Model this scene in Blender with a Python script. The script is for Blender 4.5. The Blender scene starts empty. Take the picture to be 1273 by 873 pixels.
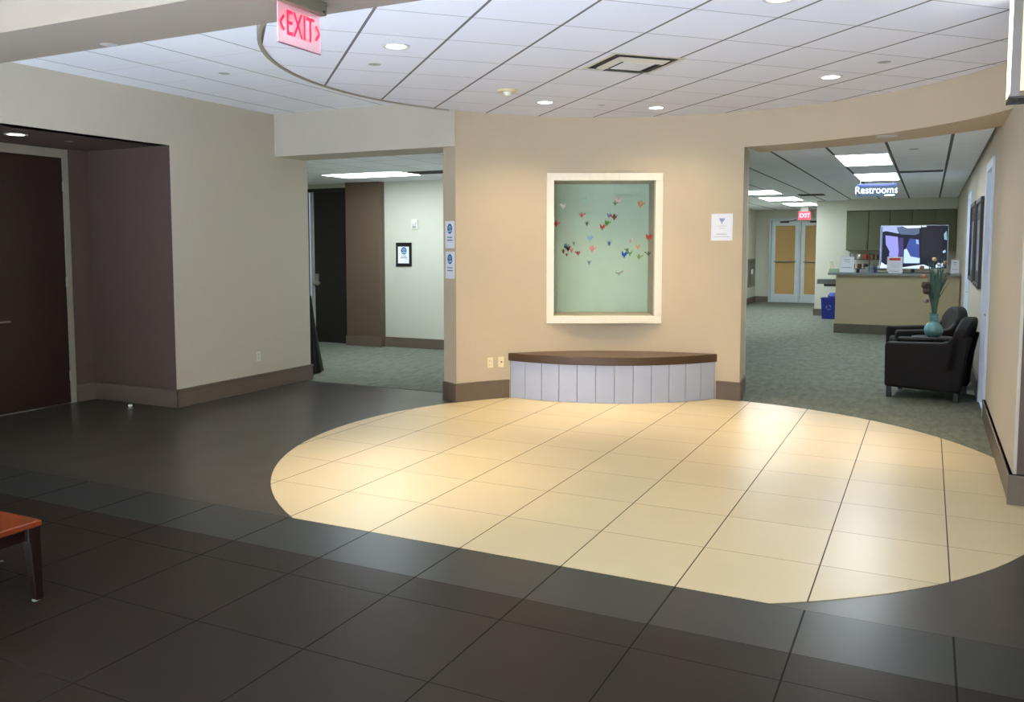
import bpy, bmesh, math, random
from mathutils import Vector, Matrix
random.seed(7)
scn = bpy.context.scene
COL = scn.collection
PI = math.pi

# ------------------------------------------------------------------ materials
def lin(c):
    c = c/255.0
    return c/12.92 if c <= .04045 else ((c+.055)/1.055)**2.4
def rgb(r, g, b): return (lin(r), lin(g), lin(b), 1)
def newmat(name):
    m = bpy.data.materials.new(name); m.use_nodes = True
    nt = m.node_tree
    return m, nt, nt.nodes['Principled BSDF']
def math_node(nt, op, a, b=None, c=None):
    n = nt.nodes.new('ShaderNodeMath'); n.operation = op
    for i, v in enumerate((a, b, c)):
        if v is None: continue
        if isinstance(v, (int, float)): n.inputs[i].default_value = v
        else: nt.links.new(v, n.inputs[i])
    return n.outputs[0]
def noise(nt, scale, detail=3, vec=None, rough=.5):
    n = nt.nodes.new('ShaderNodeTexNoise'); n.inputs['Scale'].default_value = scale
    n.inputs['Detail'].default_value = detail; n.inputs['Roughness'].default_value = rough
    if vec is not None: nt.links.new(vec, n.inputs['Vector'])
    return n.outputs['Fac']
def mixc(nt, fac, a, b):
    n = nt.nodes.new('ShaderNodeMix'); n.data_type = 'RGBA'
    if isinstance(fac, (int, float)): n.inputs[0].default_value = fac
    else: nt.links.new(fac, n.inputs[0])
    for i, v in ((6, a), (7, b)):
        if isinstance(v, tuple): n.inputs[i].default_value = v
        else: nt.links.new(v, n.inputs[i])
    return n.outputs[2]
def M(name, col, rough=.6, metal=0, var=.06, scale=6, bump=0, bscale=60, spec=.5, coat=0):
    m, nt, p = newmat(name)
    geo = nt.nodes.new('ShaderNodeNewGeometry')
    c = rgb(*col)
    lo = tuple(x*(1-var) for x in c[:3])+(1,); hi = tuple(min(1, x*(1+var)) for x in c[:3])+(1,)
    f = noise(nt, scale, 3, geo.outputs['Position'])
    nt.links.new(mixc(nt, f, lo, hi), p.inputs['Base Color'])
    p.inputs['Roughness'].default_value = rough; p.inputs['Metallic'].default_value = metal
    p.inputs['Specular IOR Level'].default_value = spec
    p.inputs['Coat Weight'].default_value = coat
    if bump:
        b = nt.nodes.new('ShaderNodeBump'); b.inputs['Strength'].default_value = bump; b.inputs['Distance'].default_value = .01
        nt.links.new(noise(nt, bscale, 2, geo.outputs['Position']), b.inputs['Height'])
        nt.links.new(b.outputs[0], p.inputs['Normal'])
    return m
def E(name, col, strength, base=None):
    m, nt, p = newmat(name)
    p.inputs['Base Color'].default_value = rgb(*(base or col))
    p.inputs['Emission Color'].default_value = rgb(*col)
    p.inputs['Emission Strength'].default_value = strength
    return m
def line_mask(nt, coord, offset, pitch, width):
    """1 on a joint line of the given width every pitch metres"""
    t = math_node(nt, 'DIVIDE', math_node(nt, 'SUBTRACT', coord, offset), pitch)
    t = math_node(nt, 'FRACT', t)
    t = math_node(nt, 'ABSOLUTE', math_node(nt, 'SUBTRACT', t, .5))
    return math_node(nt, 'GREATER_THAN', t, .5-width/pitch/2)
def grid_mat(name, tile, joint_a, joint_b, ang=0, ox=0, oy=0, px=.61, py=.61, wa=.007, wb=.006, rough=.3,
             var=.05, tvar=.06, scale=3, bump=0, spec=.5, jr=.8, roughvar=0, speck=0):
    m, nt, p = newmat(name)
    geo = nt.nodes.new('ShaderNodeNewGeometry')
    sep = nt.nodes.new('ShaderNodeSeparateXYZ'); nt.links.new(geo.outputs['Position'], sep.inputs[0])
    X, Y = sep.outputs[0], sep.outputs[1]
    ca, sa = math.cos(ang), math.sin(ang)
    u = math_node(nt, 'ADD', math_node(nt, 'MULTIPLY', X, ca), math_node(nt, 'MULTIPLY', Y, sa))
    v = math_node(nt, 'SUBTRACT', math_node(nt, 'MULTIPLY', Y, ca), math_node(nt, 'MULTIPLY', X, sa))
    ma = line_mask(nt, u, ox, px, wa); mb = line_mask(nt, v, oy, py, wb)
    # a shade of its own for each tile
    comb = nt.nodes.new('ShaderNodeCombineXYZ')
    nt.links.new(math_node(nt, 'FLOOR', math_node(nt, 'DIVIDE', math_node(nt, 'SUBTRACT', u, ox), px)), comb.inputs[0])
    nt.links.new(math_node(nt, 'FLOOR', math_node(nt, 'DIVIDE', math_node(nt, 'SUBTRACT', v, oy), py)), comb.inputs[1])
    wn = nt.nodes.new('ShaderNodeTexWhiteNoise'); wn.noise_dimensions = '2D'; nt.links.new(comb.outputs[0], wn.inputs['Vector'])
    c = rgb(*tile)
    f = noise(nt, scale, 5, geo.outputs['Position'], .6)
    base = mixc(nt, f, tuple(x*(1-var) for x in c[:3])+(1,), tuple(min(1, x*(1+var)) for x in c[:3])+(1,))
    if speck:
        f2 = noise(nt, 260, 2, geo.outputs['Position'])
        base = mixc(nt, math_node(nt, 'MULTIPLY', math_node(nt, 'GREATER_THAN', f2, .62), speck), base, tuple(x*.55 for x in c[:3])+(1,))
    dark = tuple(x*(1-tvar) for x in (1, 1, 1))+(1,)
    n = nt.nodes.new('ShaderNodeMix'); n.data_type = 'RGBA'; n.blend_type = 'MULTIPLY'
    nt.links.new(wn.outputs['Value'], n.inputs[0]); nt.links.new(base, n.inputs[6]); n.inputs[7].default_value = dark
    c1 = mixc(nt, mb, n.outputs[2], rgb(*joint_b)); c2 = mixc(nt, ma, c1, rgb(*joint_a))
    nt.links.new(c2, p.inputs['Base Color'])
    anyl = math_node(nt, 'MAXIMUM', ma, mb)
    r = math_node(nt, 'ADD', math_node(nt, 'MULTIPLY', noise(nt, 2.2, 4, geo.outputs['Position']), roughvar), rough-roughvar/2)
    r = math_node(nt, 'MAXIMUM', r, math_node(nt, 'MULTIPLY', anyl, jr))
    nt.links.new(r, p.inputs['Roughness'])
    p.inputs['Specular IOR Level'].default_value = spec
    b = nt.nodes.new('ShaderNodeBump'); b.inputs['Strength'].default_value = .35; b.inputs['Distance'].default_value = .003
    h = math_node(nt, 'SUBTRACT', math_node(nt, 'MULTIPLY', noise(nt, 30, 2, geo.outputs['Position']), bump), anyl)
    nt.links.new(h, b.inputs['Height']); nt.links.new(b.outputs[0], p.inputs['Normal'])
    return m

GX = -.46
PAINT = M('wall_paint', (191, 182, 166), .75, bump=.05, bscale=200, var=.02, spec=.25)
PAINT_TAN = M('curved_wall_paint', (197, 181, 156), .75, bump=.05, bscale=200, var=.02, spec=.25)
PAINTC = M('wall_paint_hall', (200, 200, 184), .75, var=.02, spec=.25)
BROWN = M('brown_paint', (92, 76, 68), .6, var=.03, spec=.3)
BASE = M('baseboard_stone', (104, 90, 78), .5, var=.08, scale=20)
CREAM = grid_mat('cream_floor_tile', (200, 183, 147), (70, 60, 48), (120, 104, 80), 0, GX, 4.01, wa=.007, wb=.0045, rough=.33, var=.05, tvar=.08, roughvar=.12, spec=.45)
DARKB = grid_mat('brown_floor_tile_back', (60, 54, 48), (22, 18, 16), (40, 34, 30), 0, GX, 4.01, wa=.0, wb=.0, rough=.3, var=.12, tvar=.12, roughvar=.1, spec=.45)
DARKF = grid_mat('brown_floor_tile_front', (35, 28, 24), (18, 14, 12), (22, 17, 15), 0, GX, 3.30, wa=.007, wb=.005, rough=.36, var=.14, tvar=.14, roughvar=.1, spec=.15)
BAND = grid_mat('grey_floor_tile', (40, 42, 42), (16, 14, 13), (16, 14, 13), 0, GX, 3.547, py=.463, wa=.009, wb=.006, rough=.32, var=.1, tvar=.1, roughvar=.0, spec=.38)
CARPET = M('grey_carpet', (112, 116, 104), .95, var=.32, scale=9, bump=.4, bscale=220, spec=.1)
def carpet():
    m, nt, p = newmat('grey_loop_carpet')
    geo = nt.nodes.new('ShaderNodeNewGeometry')
    mp = nt.nodes.new('ShaderNodeMapping'); nt.links.new(geo.outputs['Position'], mp.inputs[0]); mp.inputs['Scale'].default_value = (1, .35, 1)
    f = noise(nt, 12, 6, mp.outputs[0], .75); f2 = noise(nt, 300, 1, geo.outputs['Position'])
    mm = math_node(nt, 'MULTIPLY', math_node(nt, 'ADD', f, f2), .5)
    r = nt.nodes.new('ShaderNodeValToRGB'); nt.links.new(mm, r.inputs[0])
    r.color_ramp.elements[0].position = .36; r.color_ramp.elements[0].color = rgb(82, 86, 78)
    r.color_ramp.elements[1].position = .64; r.color_ramp.elements[1].color = rgb(132, 136, 122)
    nt.links.new(r.outputs[0], p.inputs['Base Color']); p.inputs['Roughness'].default_value = .95; p.inputs['Specular IOR Level'].default_value = .1
    b = nt.nodes.new('ShaderNodeBump'); b.inputs['Strength'].default_value = .4; b.inputs['Distance'].default_value = .004
    nt.links.new(f2, b.inputs['Height']); nt.links.new(b.outputs[0], p.inputs['Normal'])
    return m
CARPET = carpet()
CEIL_D = grid_mat('disc_ceiling_tile', (236, 236, 245), (120, 118, 118), (168, 168, 172), PI/4, .905, 5.2, px=.605, py=.61, wa=.020, wb=.010, rough=.9, var=.01, tvar=.03, spec=.1, speck=.12)
CEIL_L = grid_mat('entry_ceiling_tile', (248, 249, 255), (170, 168, 162), (232, 232, 232), 0, -6.65, 4.66, wa=.016, wb=.014, rough=.9, var=.01, tvar=.03, spec=.1, speck=.12)
CEIL_R = grid_mat('lobby_ceiling_tile', (246, 249, 255), (96, 98, 100), (186, 188, 188), 0, -1.66, 9.0, px=.61, py=1.22, wa=.03, wb=.008, rough=.9, var=.01, tvar=.02, spec=.1, speck=.1)
CEIL_H = grid_mat('hall_ceiling_tile', (246, 249, 255), (160, 162, 160), (170, 172, 170), 0, -8.15, 10.15, px=.61, py=.66, wa=.012, wb=.012, rough=.9, var=.01, tvar=.02, spec=.1)
WHITE = M('white_trim', (232, 226, 212), .5, var=.02)
TILEW = M('white_cladding_tile', (192, 197, 216), .35, var=.04, scale=8)
LEATHER = M('brown_bench_leather', (78, 58, 40), .3, var=.12, scale=14, bump=.15, bscale=120)
DOORM = M('dark_wood_door', (44, 30, 24), .35, var=.25, scale=2.5)
METAL = M('brushed_metal', (168, 166, 160), .35, .9, var=.04)
FRAMEM = M('painted_door_frame', (150, 142, 128), .5, var=.03)
DARKMET = M('dark_metal', (70, 68, 66), .45, .6)
BLACK = M('black_plastic', (22, 22, 24), .4, var=.05)
ARM = M('black_armchair_leather', (20, 16, 16), .68, var=.15, scale=20, bump=.1, bscale=150, spec=.25)
WOODR = M('cherry_wood', (108, 46, 20), .25, var=.25, scale=4, coat=.3)
WOODD = M('dark_cherry_wood', (24, 10, 6), .35, var=.2, scale=6)
LENS_W = E('downlight_lens', (255, 250, 238), 9)
LENS_OFF = M('downlight_lens_unlit', (235, 228, 208), .4)
PANEL = E('fluorescent_panel', (236, 248, 255), 20)
PAPER = M('white_paper', (236, 238, 246), .8, var=.01)
INKB = M('blue_ink', (40, 96, 150), .7)
INKT = M('teal_ink', (60, 130, 150), .7)
INKP = M('purple_ink', (90, 60, 110), .7)
INKG = M('grey_ink', (110, 112, 120), .7)
INKR = M('red_ink', (214, 70, 66), .7)

# ------------------------------------------------------------------ mesh helpers
class B:
    def __init__(s): s.bm = bmesh.new()
    def box(s, x0, x1, y0, y1, z0, z1, mat=None):
        vs = [s.bm.verts.new((x, y, z)) for z in (z0, z1) for x, y in ((x0, y0), (x1, y0), (x1, y1), (x0, y1))]
        if mat is not None:
            for v in vs: v.co = mat @ v.co
        for f in ((0, 3, 2, 1), (4, 5, 6, 7), (0, 1, 5, 4), (1, 2, 6, 5), (2, 3, 7, 6), (3, 0, 4, 7)):
            s.bm.faces.new([vs[i] for i in f])
        return s
    def prism(s, poly, z0, z1, mat=None):
        lo = [s.bm.verts.new((x, y, z0)) for x, y in poly]; hi = [s.bm.verts.new((x, y, z1)) for x, y in poly]
        n = len(poly)
        s.bm.faces.new(lo[::-1]); s.bm.faces.new(hi)
        for i in range(n): s.bm.faces.new((lo[i], lo[(i+1) % n], hi[(i+1) % n], hi[i]))
        if mat is not None:
            for v in lo+hi: v.co = mat @ v.co
        return s
    def ring(s, c, r0, r1, a0, a1, z0, z1, n=24, closed=False):
        """arc-shaped solid between two radii"""
        prev = first = None
        N = n if closed else n+1
        secs = []
        for i in range(N):
            a = a0+(a1-a0)*i/n; ca, sa = math.cos(a), math.sin(a)
            secs.append([s.bm.verts.new((c[0]+r*ca, c[1]+r*sa, z)) for r, z in ((r0, z0), (r1, z0), (r1, z1), (r0, z1))])
        rng = range(N) if closed else range(N-1)
        for i in rng:
            A, D = secs[i], secs[(i+1) % N]
            for k in range(4): s.bm.faces.new((A[k], A[(k+1) % 4], D[(k+1) % 4], D[k]))
        if not closed:
            s.bm.faces.new(secs[0][::-1]); s.bm.faces.new(secs[-1])
        return s
    def lathe(s, prof, n=24, c=(0, 0, 0), sx=1, sy=1):
        rows = []
        for r, z in prof:
            if r < 1e-6: rows.append([s.bm.verts.new((c[0], c[1], c[2]+z))])
            else: rows.append([s.bm.verts.new((c[0]+sx*r*math.cos(2*PI*i/n), c[1]+sy*r*math.sin(2*PI*i/n), c[2]+z)) for i in range(n)])
        for A, D in zip(rows, rows[1:]):
            for i in range(n):
                j = (i+1) % n
                if len(A) == 1 and len(D) == 1: continue
                if len(A) == 1: s.bm.faces.new((A[0], D[j], D[i]))
                elif len(D) == 1: s.bm.faces.new((A[i], A[j], D[0]))
                else: s.bm.faces.new((A[i], A[j], D[j], D[i]))
        return s
    def tube(s, pts, rad, n=8, cap=True):
        pts = [Vector(p) for p in pts]
        rads = rad if isinstance(rad, (list, tuple)) else [rad]*len(pts)
        rows = []; up = None
        for i, p in enumerate(pts):
            d = (pts[min(i+1, len(pts)-1)]-pts[max(i-1, 0)]).normalized()
            if up is None: up = Vector((0, 0, 1)) if abs(d.z) < .9 else Vector((1, 0, 0))
            a = d.cross(up).normalized(); b = a.cross(d).normalized(); up = b
            rows.append([s.bm.verts.new(p+(a*math.cos(2*PI*k/n)+b*math.sin(2*PI*k/n))*rads[i]) for k in range(n)])
        for A, D in zip(rows, rows[1:]):
            for k in range(n): s.bm.faces.new((A[k], A[(k+1) % n], D[(k+1) % n], D[k]))
        if cap: s.bm.faces.new(rows[0][::-1]); s.bm.faces.new(rows[-1])
        return s
    def faces(s, verts, faces):
        vs = [s.bm.verts.new(v) for v in verts]
        for f in faces: s.bm.faces.new([vs[i] for i in f])
        return s
    def disc(s, cx, cz, rx, rz, y, n=20):
        """flat ellipse facing -Y"""
        vs = [s.bm.verts.new((cx+rx*math.cos(2*PI*i/n), y, cz+rz*math.sin(2*PI*i/n))) for i in range(n)]
        s.bm.faces.new(vs); return s
    def xf(s, m):
        for v in s.bm.verts: v.co = m @ v.co
        return s
    def make(s, name, mat, parent=None, bevel=0, smooth=False, seg=2, fix=True, subsurf=0):
        if fix: bmesh.ops.recalc_face_normals(s.bm, faces=s.bm.faces)
        me = bpy.data.meshes.new(name); s.bm.to_mesh(me); s.bm.free()
        me.materials.append(mat)
        if smooth:
            for p in me.polygons: p.use_smooth = True
        o = bpy.data.objects.new(name, me); COL.objects.link(o)
        if parent: o.parent = parent
        if bevel:
            b = o.modifiers.new('bevel', 'BEVEL'); b.width = bevel; b.segments = seg; b.limit_method = 'ANGLE'; b.angle_limit = math.radians(40)
        if subsurf:
            b = o.modifiers.new('sub', 'SUBSURF'); b.levels = subsurf; b.render_levels = subsurf
        return o
def tag(o, label=None, cat=None, group=None, kind=None):
    if label: o['label'] = label
    if cat: o['category'] = cat
    if group: o['group'] = group
    if kind: o['kind'] = kind
    return o
def struct(o): o['kind'] = 'structure'; return o
def thing(name, label, cat, loc=(0, 0, 0), rz=0, group=None):
    o = bpy.data.objects.new(name, None); COL.objects.link(o)
    o.empty_display_size = .05
    o.location = loc; o.rotation_euler = (0, 0, rz)
    return tag(o, label, cat, group)
def copy_tree(o, parent=None):
    c = o.copy(); COL.objects.link(c)
    if parent: c.parent = parent
    for ch in [x for x in bpy.data.objects if x.parent == o]: copy_tree(ch, c)
    return c
def text_mesh(name, body, size, mat, parent, loc, rot, extrude=.001, align='CENTER', sx=1, offset=0, shear=0):
    cu = bpy.data.curves.new(name+'_curve', 'FONT'); cu.body = body; cu.size = size; cu.extrude = extrude
    cu.align_x = align; cu.align_y = 'CENTER'; cu.offset = offset; cu.shear = shear
    t = bpy.data.objects.new(name+'_tmp', cu); COL.objects.link(t)
    dg = bpy.context.evaluated_depsgraph_get(); dg.update()
    me = bpy.data.meshes.new_from_object(t.evaluated_get(dg)); bpy.data.objects.remove(t)
    me.materials.clear(); me.materials.append(mat)
    o = bpy.data.objects.new(name, me); COL.objects.link(o)
    if parent: o.parent = parent
    o.location = loc; o.rotation_euler = rot; o.scale = (sx, 1, 1)
    return o
def lamp(name, typ, loc, energy, col, parent=None, rot=(0, 0, 0), **kw):
    l = bpy.data.lights.new(name, typ); l.energy = energy; l.color = col
    for k, v in kw.items(): setattr(l, k, v)
    o = bpy.data.objects.new(name, l); COL.objects.link(o); o.location = loc; o.rotation_euler = rot
    if parent: o.parent = parent
    return o

# ------------------------------------------------------------------ plan
C = (-2.05, 6.45); R = 2.83; RO = 3.45; H = 3.10
LW = -6.97; RW = .54
def pol(r, a): return (C[0]+r*math.cos(a), C[1]+r*math.sin(a))
def arc(r, a0, a1, n=24): return [pol(r, a0+(a1-a0)*i/n) for i in range(n+1)]
rad = math.radians

# floors ------------------------------------------------------------
def flat(name, poly, z, mat, t=.02): return struct(B().prism(poly, z-t, z).make(name, mat))
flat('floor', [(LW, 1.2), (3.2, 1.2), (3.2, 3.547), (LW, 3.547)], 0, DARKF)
flat('floor', [(LW, -4), (3.2, -4), (3.2, 1.2), (LW, 1.2)], 0, M('sun_bounce_floor', (226, 226, 228), .9, spec=.1))  # pale floor added out of view to bounce sunlight onto the ceiling
flat('floor', [(LW, 3.547), (3.2, 3.547), (3.2, 4.01), (LW, 4.01)], 0, BAND)
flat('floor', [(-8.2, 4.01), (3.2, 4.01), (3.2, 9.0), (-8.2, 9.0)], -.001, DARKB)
flat('floor', [(-8.5, 3.4), (-8.2, 3.4), (-8.2, 6.3), (-8.5, 6.3)], 0, DARKB)
flat('floor', [(-8.2, 3.4), (LW, 3.4), (LW, 4.01), (-8.2, 4.01)], 0, DARKB)
ac = math.asin((4.01-C[1])/R)
flat('floor', arc(R-.005, ac, PI-ac, 96), .002, CREAM, .004)
# carpets
ph = rad(84.9)
lob = [(.54, 26.4), (-4.69, 26.4), (-4.69, 10.1)]+[(-1.88, 9.88)]+arc(R, ph, rad(23.9), 30)
flat('floor', lob, .004, CARPET)
flat('floor', [(-10.6, 8.43), (LW, 8.43), (LW, 8.30), (-4.74, 8.30), (-4.74, 8.75), (-4.9, 8.85), (-4.9, 11.75), (-10.6, 11.75)], .004, CARPET)

# curved wall -------------------------------------------------------
aL, aR = rad(150.5), rad(84.9)
nL, nR = rad(127.4), rad(103.7)
P1 = Vector((-3.82, 8.66)); P2 = Vector((-2.66, 9.21))       # feet of the display frame's outer edges
nz0, nz1 = .893, 2.408
b = B()
b.prism(arc(R, nL, aL, 16)+[(-4.74, 7.97), (-4.74, 8.61)]+arc(RO, rad(141.2), nL, 12), 0, 3.4)
b.prism(arc(R, aR, nR, 14)+arc(RO, nR, rad(87.5), 12)+[(-1.87, 9.88)], 0, 3.4)
b.ring(C, R, RO, nR, nL, 0, nz0, 18)
b.ring(C, R, RO, nR, nL, nz1, 3.4, 18)
struct(b.make('wall_curved', PAINT_TAN))
# header over the right opening
struct(B().ring(C, R, RO-.02, rad(20), aR, 2.73, 3.4, 30).make('wall_header_right', PAINT_TAN))
# header over the left opening
struct(B().box(LW-.02, -4.53, 7.85, 8.36, 2.73, 3.4).make('wall_header_left', PAINT))

# left wall with recess
b = B()
b.box(LW-.15, LW, 6.3, 8.43, 0, 3.6).box(LW-.15, LW, 3.4, 6.3, 2.70, 3.75).box(LW-.15, LW, -4, 3.4, 0, 3.75)
struct(b.make('wall_left', PAINT))
b = B().box(-8.45, LW-.15, 6.3, 6.45, 0, 2.85).box(-8.35, -8.2, 6.0, 6.3, 0, 2.85).box(-8.35, -8.2, 3.3, 6.0, 2.665, 2.85).box(-8.45, LW-.15, 3.25, 3.4, 0, 2.85)
b.box(LW-.15, LW-.002, 6.3-.004, 6.3, 0, 2.70)
b.box(-8.5, -8.42, 3.25, 6.45, -.02, 2.85)  # dark backing added behind the doors to stop light leaking under them
struct(b.make('wall_recess', BROWN))
struct(B().box(-8.3, LW-.004, 3.4, 6.296, 2.70, 2.76).make('ceiling_recess', BROWN))
# right wall: along X = RW, with two door openings
b = B()
d1 = (9.45, 10.35, 2.48); d2 = (14.1, 15.0, 2.42)
b.box(RW, RW+.2, 6.32, d1[0], 0, 3.4).box(RW, RW+.2, d1[0], d1[1], d1[2], 3.4).box(RW, RW+.2, d1[1], d2[0], 0, 3.4)
b.box(RW, RW+.2, d2[0], d2[1], d2[2], 3.4).box(RW, RW+.2, d2[1], 21.8, 0, 3.4)
b.box(RW+.2, RW+.25, 9.2, 15.3, 0, 2.7)  # backing added behind both side doors against light leaking through the gaps
struct(b.make('wall_right', PAINT))
struct(B().box(RW+.02, 3.2, 6.30, 6.5, 0, 3.8).make('wall_front_right', BROWN))  # brown tone also carries this wall's lack of light
struct(B().box(3.2, 3.35, -4, 6.5, 0, 3.8).make('wall_side_right', PAINT))
# wall behind the camera, with the entrance glazing
b = B().box(-8.6, -6.2, -4.15, -4, 0, 3.75).box(2.4, 3.35, -4.15, -4, 0, 3.75).box(-6.2, 2.4, -4.15, -4, 2.9, 3.75)
b.box(-8.6, 3.35, -4.15, -4, 3.75, 3.85)
struct(b.make('wall_entrance', PAINT))
struct(B().box(-11, 3.4, -4.15, 27, 3.8, 3.9).make('sun_block_slab', WHITE))  # unseen slab added over all rooms to keep the sun from leaking in
b = B()
for x in (-6.2, -4.77, -3.34, -1.91, -.48, .95, 2.34): b.box(x, x+.06, -4.13, -4.03, 0, 2.9)
b.box(-6.2, 2.4, -4.13, -4.03, 0, .08).box(-6.2, 2.4, -4.13, -4.03, 2.1, 2.16).box(-6.2, 2.4, -4.13, -4.03, 2.84, 2.9)
struct(b.make('window_1', DARKMET))
# ceilings
struct(B().box(LW, 3.2, 3.58, 8.5, 3.22, 3.27).make('ceiling', CEIL_L))
struct(B().box(LW, 3.2, -4, 3.12, 3.70, 3.75).make('ceiling_entrance', WHITE))
BEAM = M('beam_paint', (130, 118, 106), .75, var=.02)
struct(B().box(LW, 3.2, 3.10, 3.60, 2.87, 3.75).make('ceiling_beam', BEAM))
struct(B().prism(arc(R-.004, 0, 2*PI*95/96, 95), H, H+.1).make('ceiling_disc', CEIL_D))
struct(B().ring(C, R-.006, R+.02, rad(152), rad(383), H-.012, 3.22, 96).make('trim_1', M('ceiling_rim', (150, 142, 128), .5)))
cl = [(RW, 26.4), (-4.69, 26.4), (-4.69, 9.8), (-2.0, 9.8)]+arc(RO-.12, rad(90), rad(40), 20)
struct(B().prism(cl, 2.755, 2.80).make('ceiling_lobby', CEIL_R))
struct(B().box(-10.6, -4.9, 8.37, 11.75, 2.735, 2.78).make('ceiling_hall', CEIL_H))
# lobby walls
b = B().box(-4.85, -4.69, 10.0, 26.4, 0, 2.8).box(-4.7, RW+.2, 26.25, 26.4, 0, 2.8)
struct(b.make('wall_lobby_left', PAINTC))
b = B().box(-2.45, RW, 21.6, 26.25, 0, 2.8)
struct(b.make('wall_lobby_back', PAINTC))
struct(B().box(-4.85, -1.88, 9.9, 10.0, 0, 2.8).make('wall_lobby_front', PAINTC))
struct(B().box(-1.75, RW, 21.22, 21.6, 2.5, 2.8).make('wall_cabinet_soffit', PAINTC))
# hall walls
b = B().box(-8.12, -4.75, 11.75, 11.9, 0, 2.8).box(-5.0, -4.85, 8.7, 11.75, 0, 2.8).box(-10.6, -8.8, 11.75, 11.9, 2.62, 2.8)
b.box(-10.75, -10.6, 8.3, 11.9, 0, 2.8).box(-10.6, LW-.15, 8.28, 8.43, 0, 2.8)
struct(b.make('wall_hall', PAINTC))
PIL = M('brown_column_paint', (98, 80, 64), .6, var=.04)
struct(B().box(-8.82, -8.12, 11.62, 11.9, 0, 2.735).make('pillar', PIL, bevel=.01))

# baseboards --------------------------------------------------------
def bb(name, fn):
    o = B(); fn(o); return struct(o.make(name, BASE, bevel=.004))
BH = .19
def f(o):
    o.box(LW, LW+.022, 6.28, 8.45, 0, BH).box(LW, LW+.03, 6.27, 8.455, BH-.025, BH)
    o.box(LW-.16, LW+.022, 8.43, 8.452, 0, BH)
bb('baseboard_left', f)
def f(o):
    o.box(-8.2, LW+.022, 6.278, 6.3, 0, BH).box(-8.2, LW+.03, 6.27, 6.3, BH-.025, BH)
    o.box(-8.2, -8.178, 6.05, 6.3, 0, BH).box(-8.2, -8.17, 6.05, 6.3, BH-.025, BH)
bb('baseboard_recess', f)
def f(o):
    a1 = rad(137.6)
    o.ring(C, R-.022, R, a1, aL, 0, .20, 10).ring(C, R-.03, R, a1, aL, .18, .205, 10)
    # around the end of the curved wall
    o.prism([pol(R-.022, aL-.002), pol(R-.022, aL+.008), (-4.755, 7.955), (-4.74, 7.975), pol(R, aL-.002)], 0, .20)
bb('baseboard_curved_left', f)
def f(o):
    a1 = rad(90.0)
    o.ring(C, R-.022, R, aR-.006, a1, 0, .20, 6).ring(C, R-.03, R, aR-.008, a1, .18, .205, 6)
    o.prism([pol(R-.022, aR-.008), pol(R, aR+.003), (-1.875, 9.88), (-1.85, 9.88)], 0, .20)
bb('baseboard_curved_right', f)
def f(o):
    o.box(RW-.022, RW, 6.28, d1[0]-.10, 0, .19).box(RW-.03, RW, 6.27, d1[0]-.10, .165, .19)
    o.box(RW-.022, RW, d1[1]+.1, d2[0]-.1, 0, .19).box(RW-.022, RW, d2[1]+.1, 17.45, 0, .19)
bb('baseboard_right', f)
def f(o): o.box(RW-.03, 3.2, 6.27, 6.30, 0, .2).box(RW-.035, 3.2, 6.262, 6.30, .175, .2)
bb('baseboard_front_right', f)
def f(o): o.box(-8.12, -5, 11.728, 11.75, 0, .17)
bb('baseboard_hall', f)
def f(o): o.box(-8.83, -8.11, 11.60, 11.62, 0, .17)
bb('baseboard_pillar', f)
def f(o): o.box(-4.69, -4.668, 10.0, 26.25, 0, .17).box(-4.69, -4.27, 26.228, 26.25, 0, .17)
bb('baseboard_lobby_left', f)
def f(o): o.box(-2.472, -2.45, 21.578, 26.25, 0, .17).box(-2.472, RW, 21.578, 21.6, 0, .17)
bb('baseboard_lobby_back', f)

# ------------------------------------------------------------------ display window in the curved wall
dirv = (P2-P1).normalized(); nin = Vector((-dirv.y, dirv.x))      # nin: away from the room
Wf = (P2-P1).length
Mw = Matrix(((dirv.x, nin.x, 0, P1.x), (dirv.y, nin.y, 0, P1.y), (0, 0, 1, 0), (0, 0, 0, 1)))   # local x along frame, y into the wall
fz0, fz1, fw = .815, 2.485, .082
def slabs(bld, x0, x1, z0, z1, n, horiz):
    g = .0025
    for i in range(n):
        if horiz:
            a = x0+(x1-x0)*i/n; c = x0+(x1-x0)*(i+1)/n; bld.box(a+g, c-g, -.005, .10, z0, z1)
        else:
            a = z0+(z1-z0)*i/n; c = z0+(z1-z0)*(i+1)/n; bld.box(x0, x1, -.005, .10, a+g, c-g)
b = B()
slabs(b, 0, Wf, fz0, fz0+fw, 8, True); slabs(b, 0, Wf, fz1-fw, fz1, 8, True)
slabs(b, 0, fw, fz0+fw, fz1-fw, 3, False); slabs(b, Wf-fw, Wf, fz0+fw, fz1-fw, 3, False)
b.box(.004, Wf-.004, 0, .098, fz0+.004, fz0+fw-.004); b.box(.004, Wf-.004, 0, .098, fz1-fw+.004, fz1-.004)
b.box(.004, fw-.004, 0, .098, fz0+.02, fz1-.02); b.box(Wf-fw+.004, Wf-.004, 0, .098, fz0+.02, fz1-.02)
winf = struct(b.xf(Mw).make('window_2', M('glazed_white_frame_tile', (238, 230, 212), .35, var=.03), bevel=.002))
ND = .58
b = B().box(fw-.03, Wf-fw+.03, ND, ND+.03, nz0-.02, nz1+.02)
b.xf(Mw).make('back_panel', M('pale_green_panel', (184, 212, 192), .6, var=.03), winf)
b = B().box(fw-.04, fw-.01, .102, ND, nz0-.03, nz1+.03).box(Wf-fw+.01, Wf-fw+.04, .102, ND, nz0-.03, nz1+.03)
b.box(fw-.009, Wf-fw+.009, .102, ND, nz1-.005, nz1+.03).box(fw-.009, Wf-fw+.009, .102, ND, nz0-.03, nz0+.005)
b.xf(Mw).make('window_lining', M('niche_lining', (176, 168, 146), .6), winf)

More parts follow.
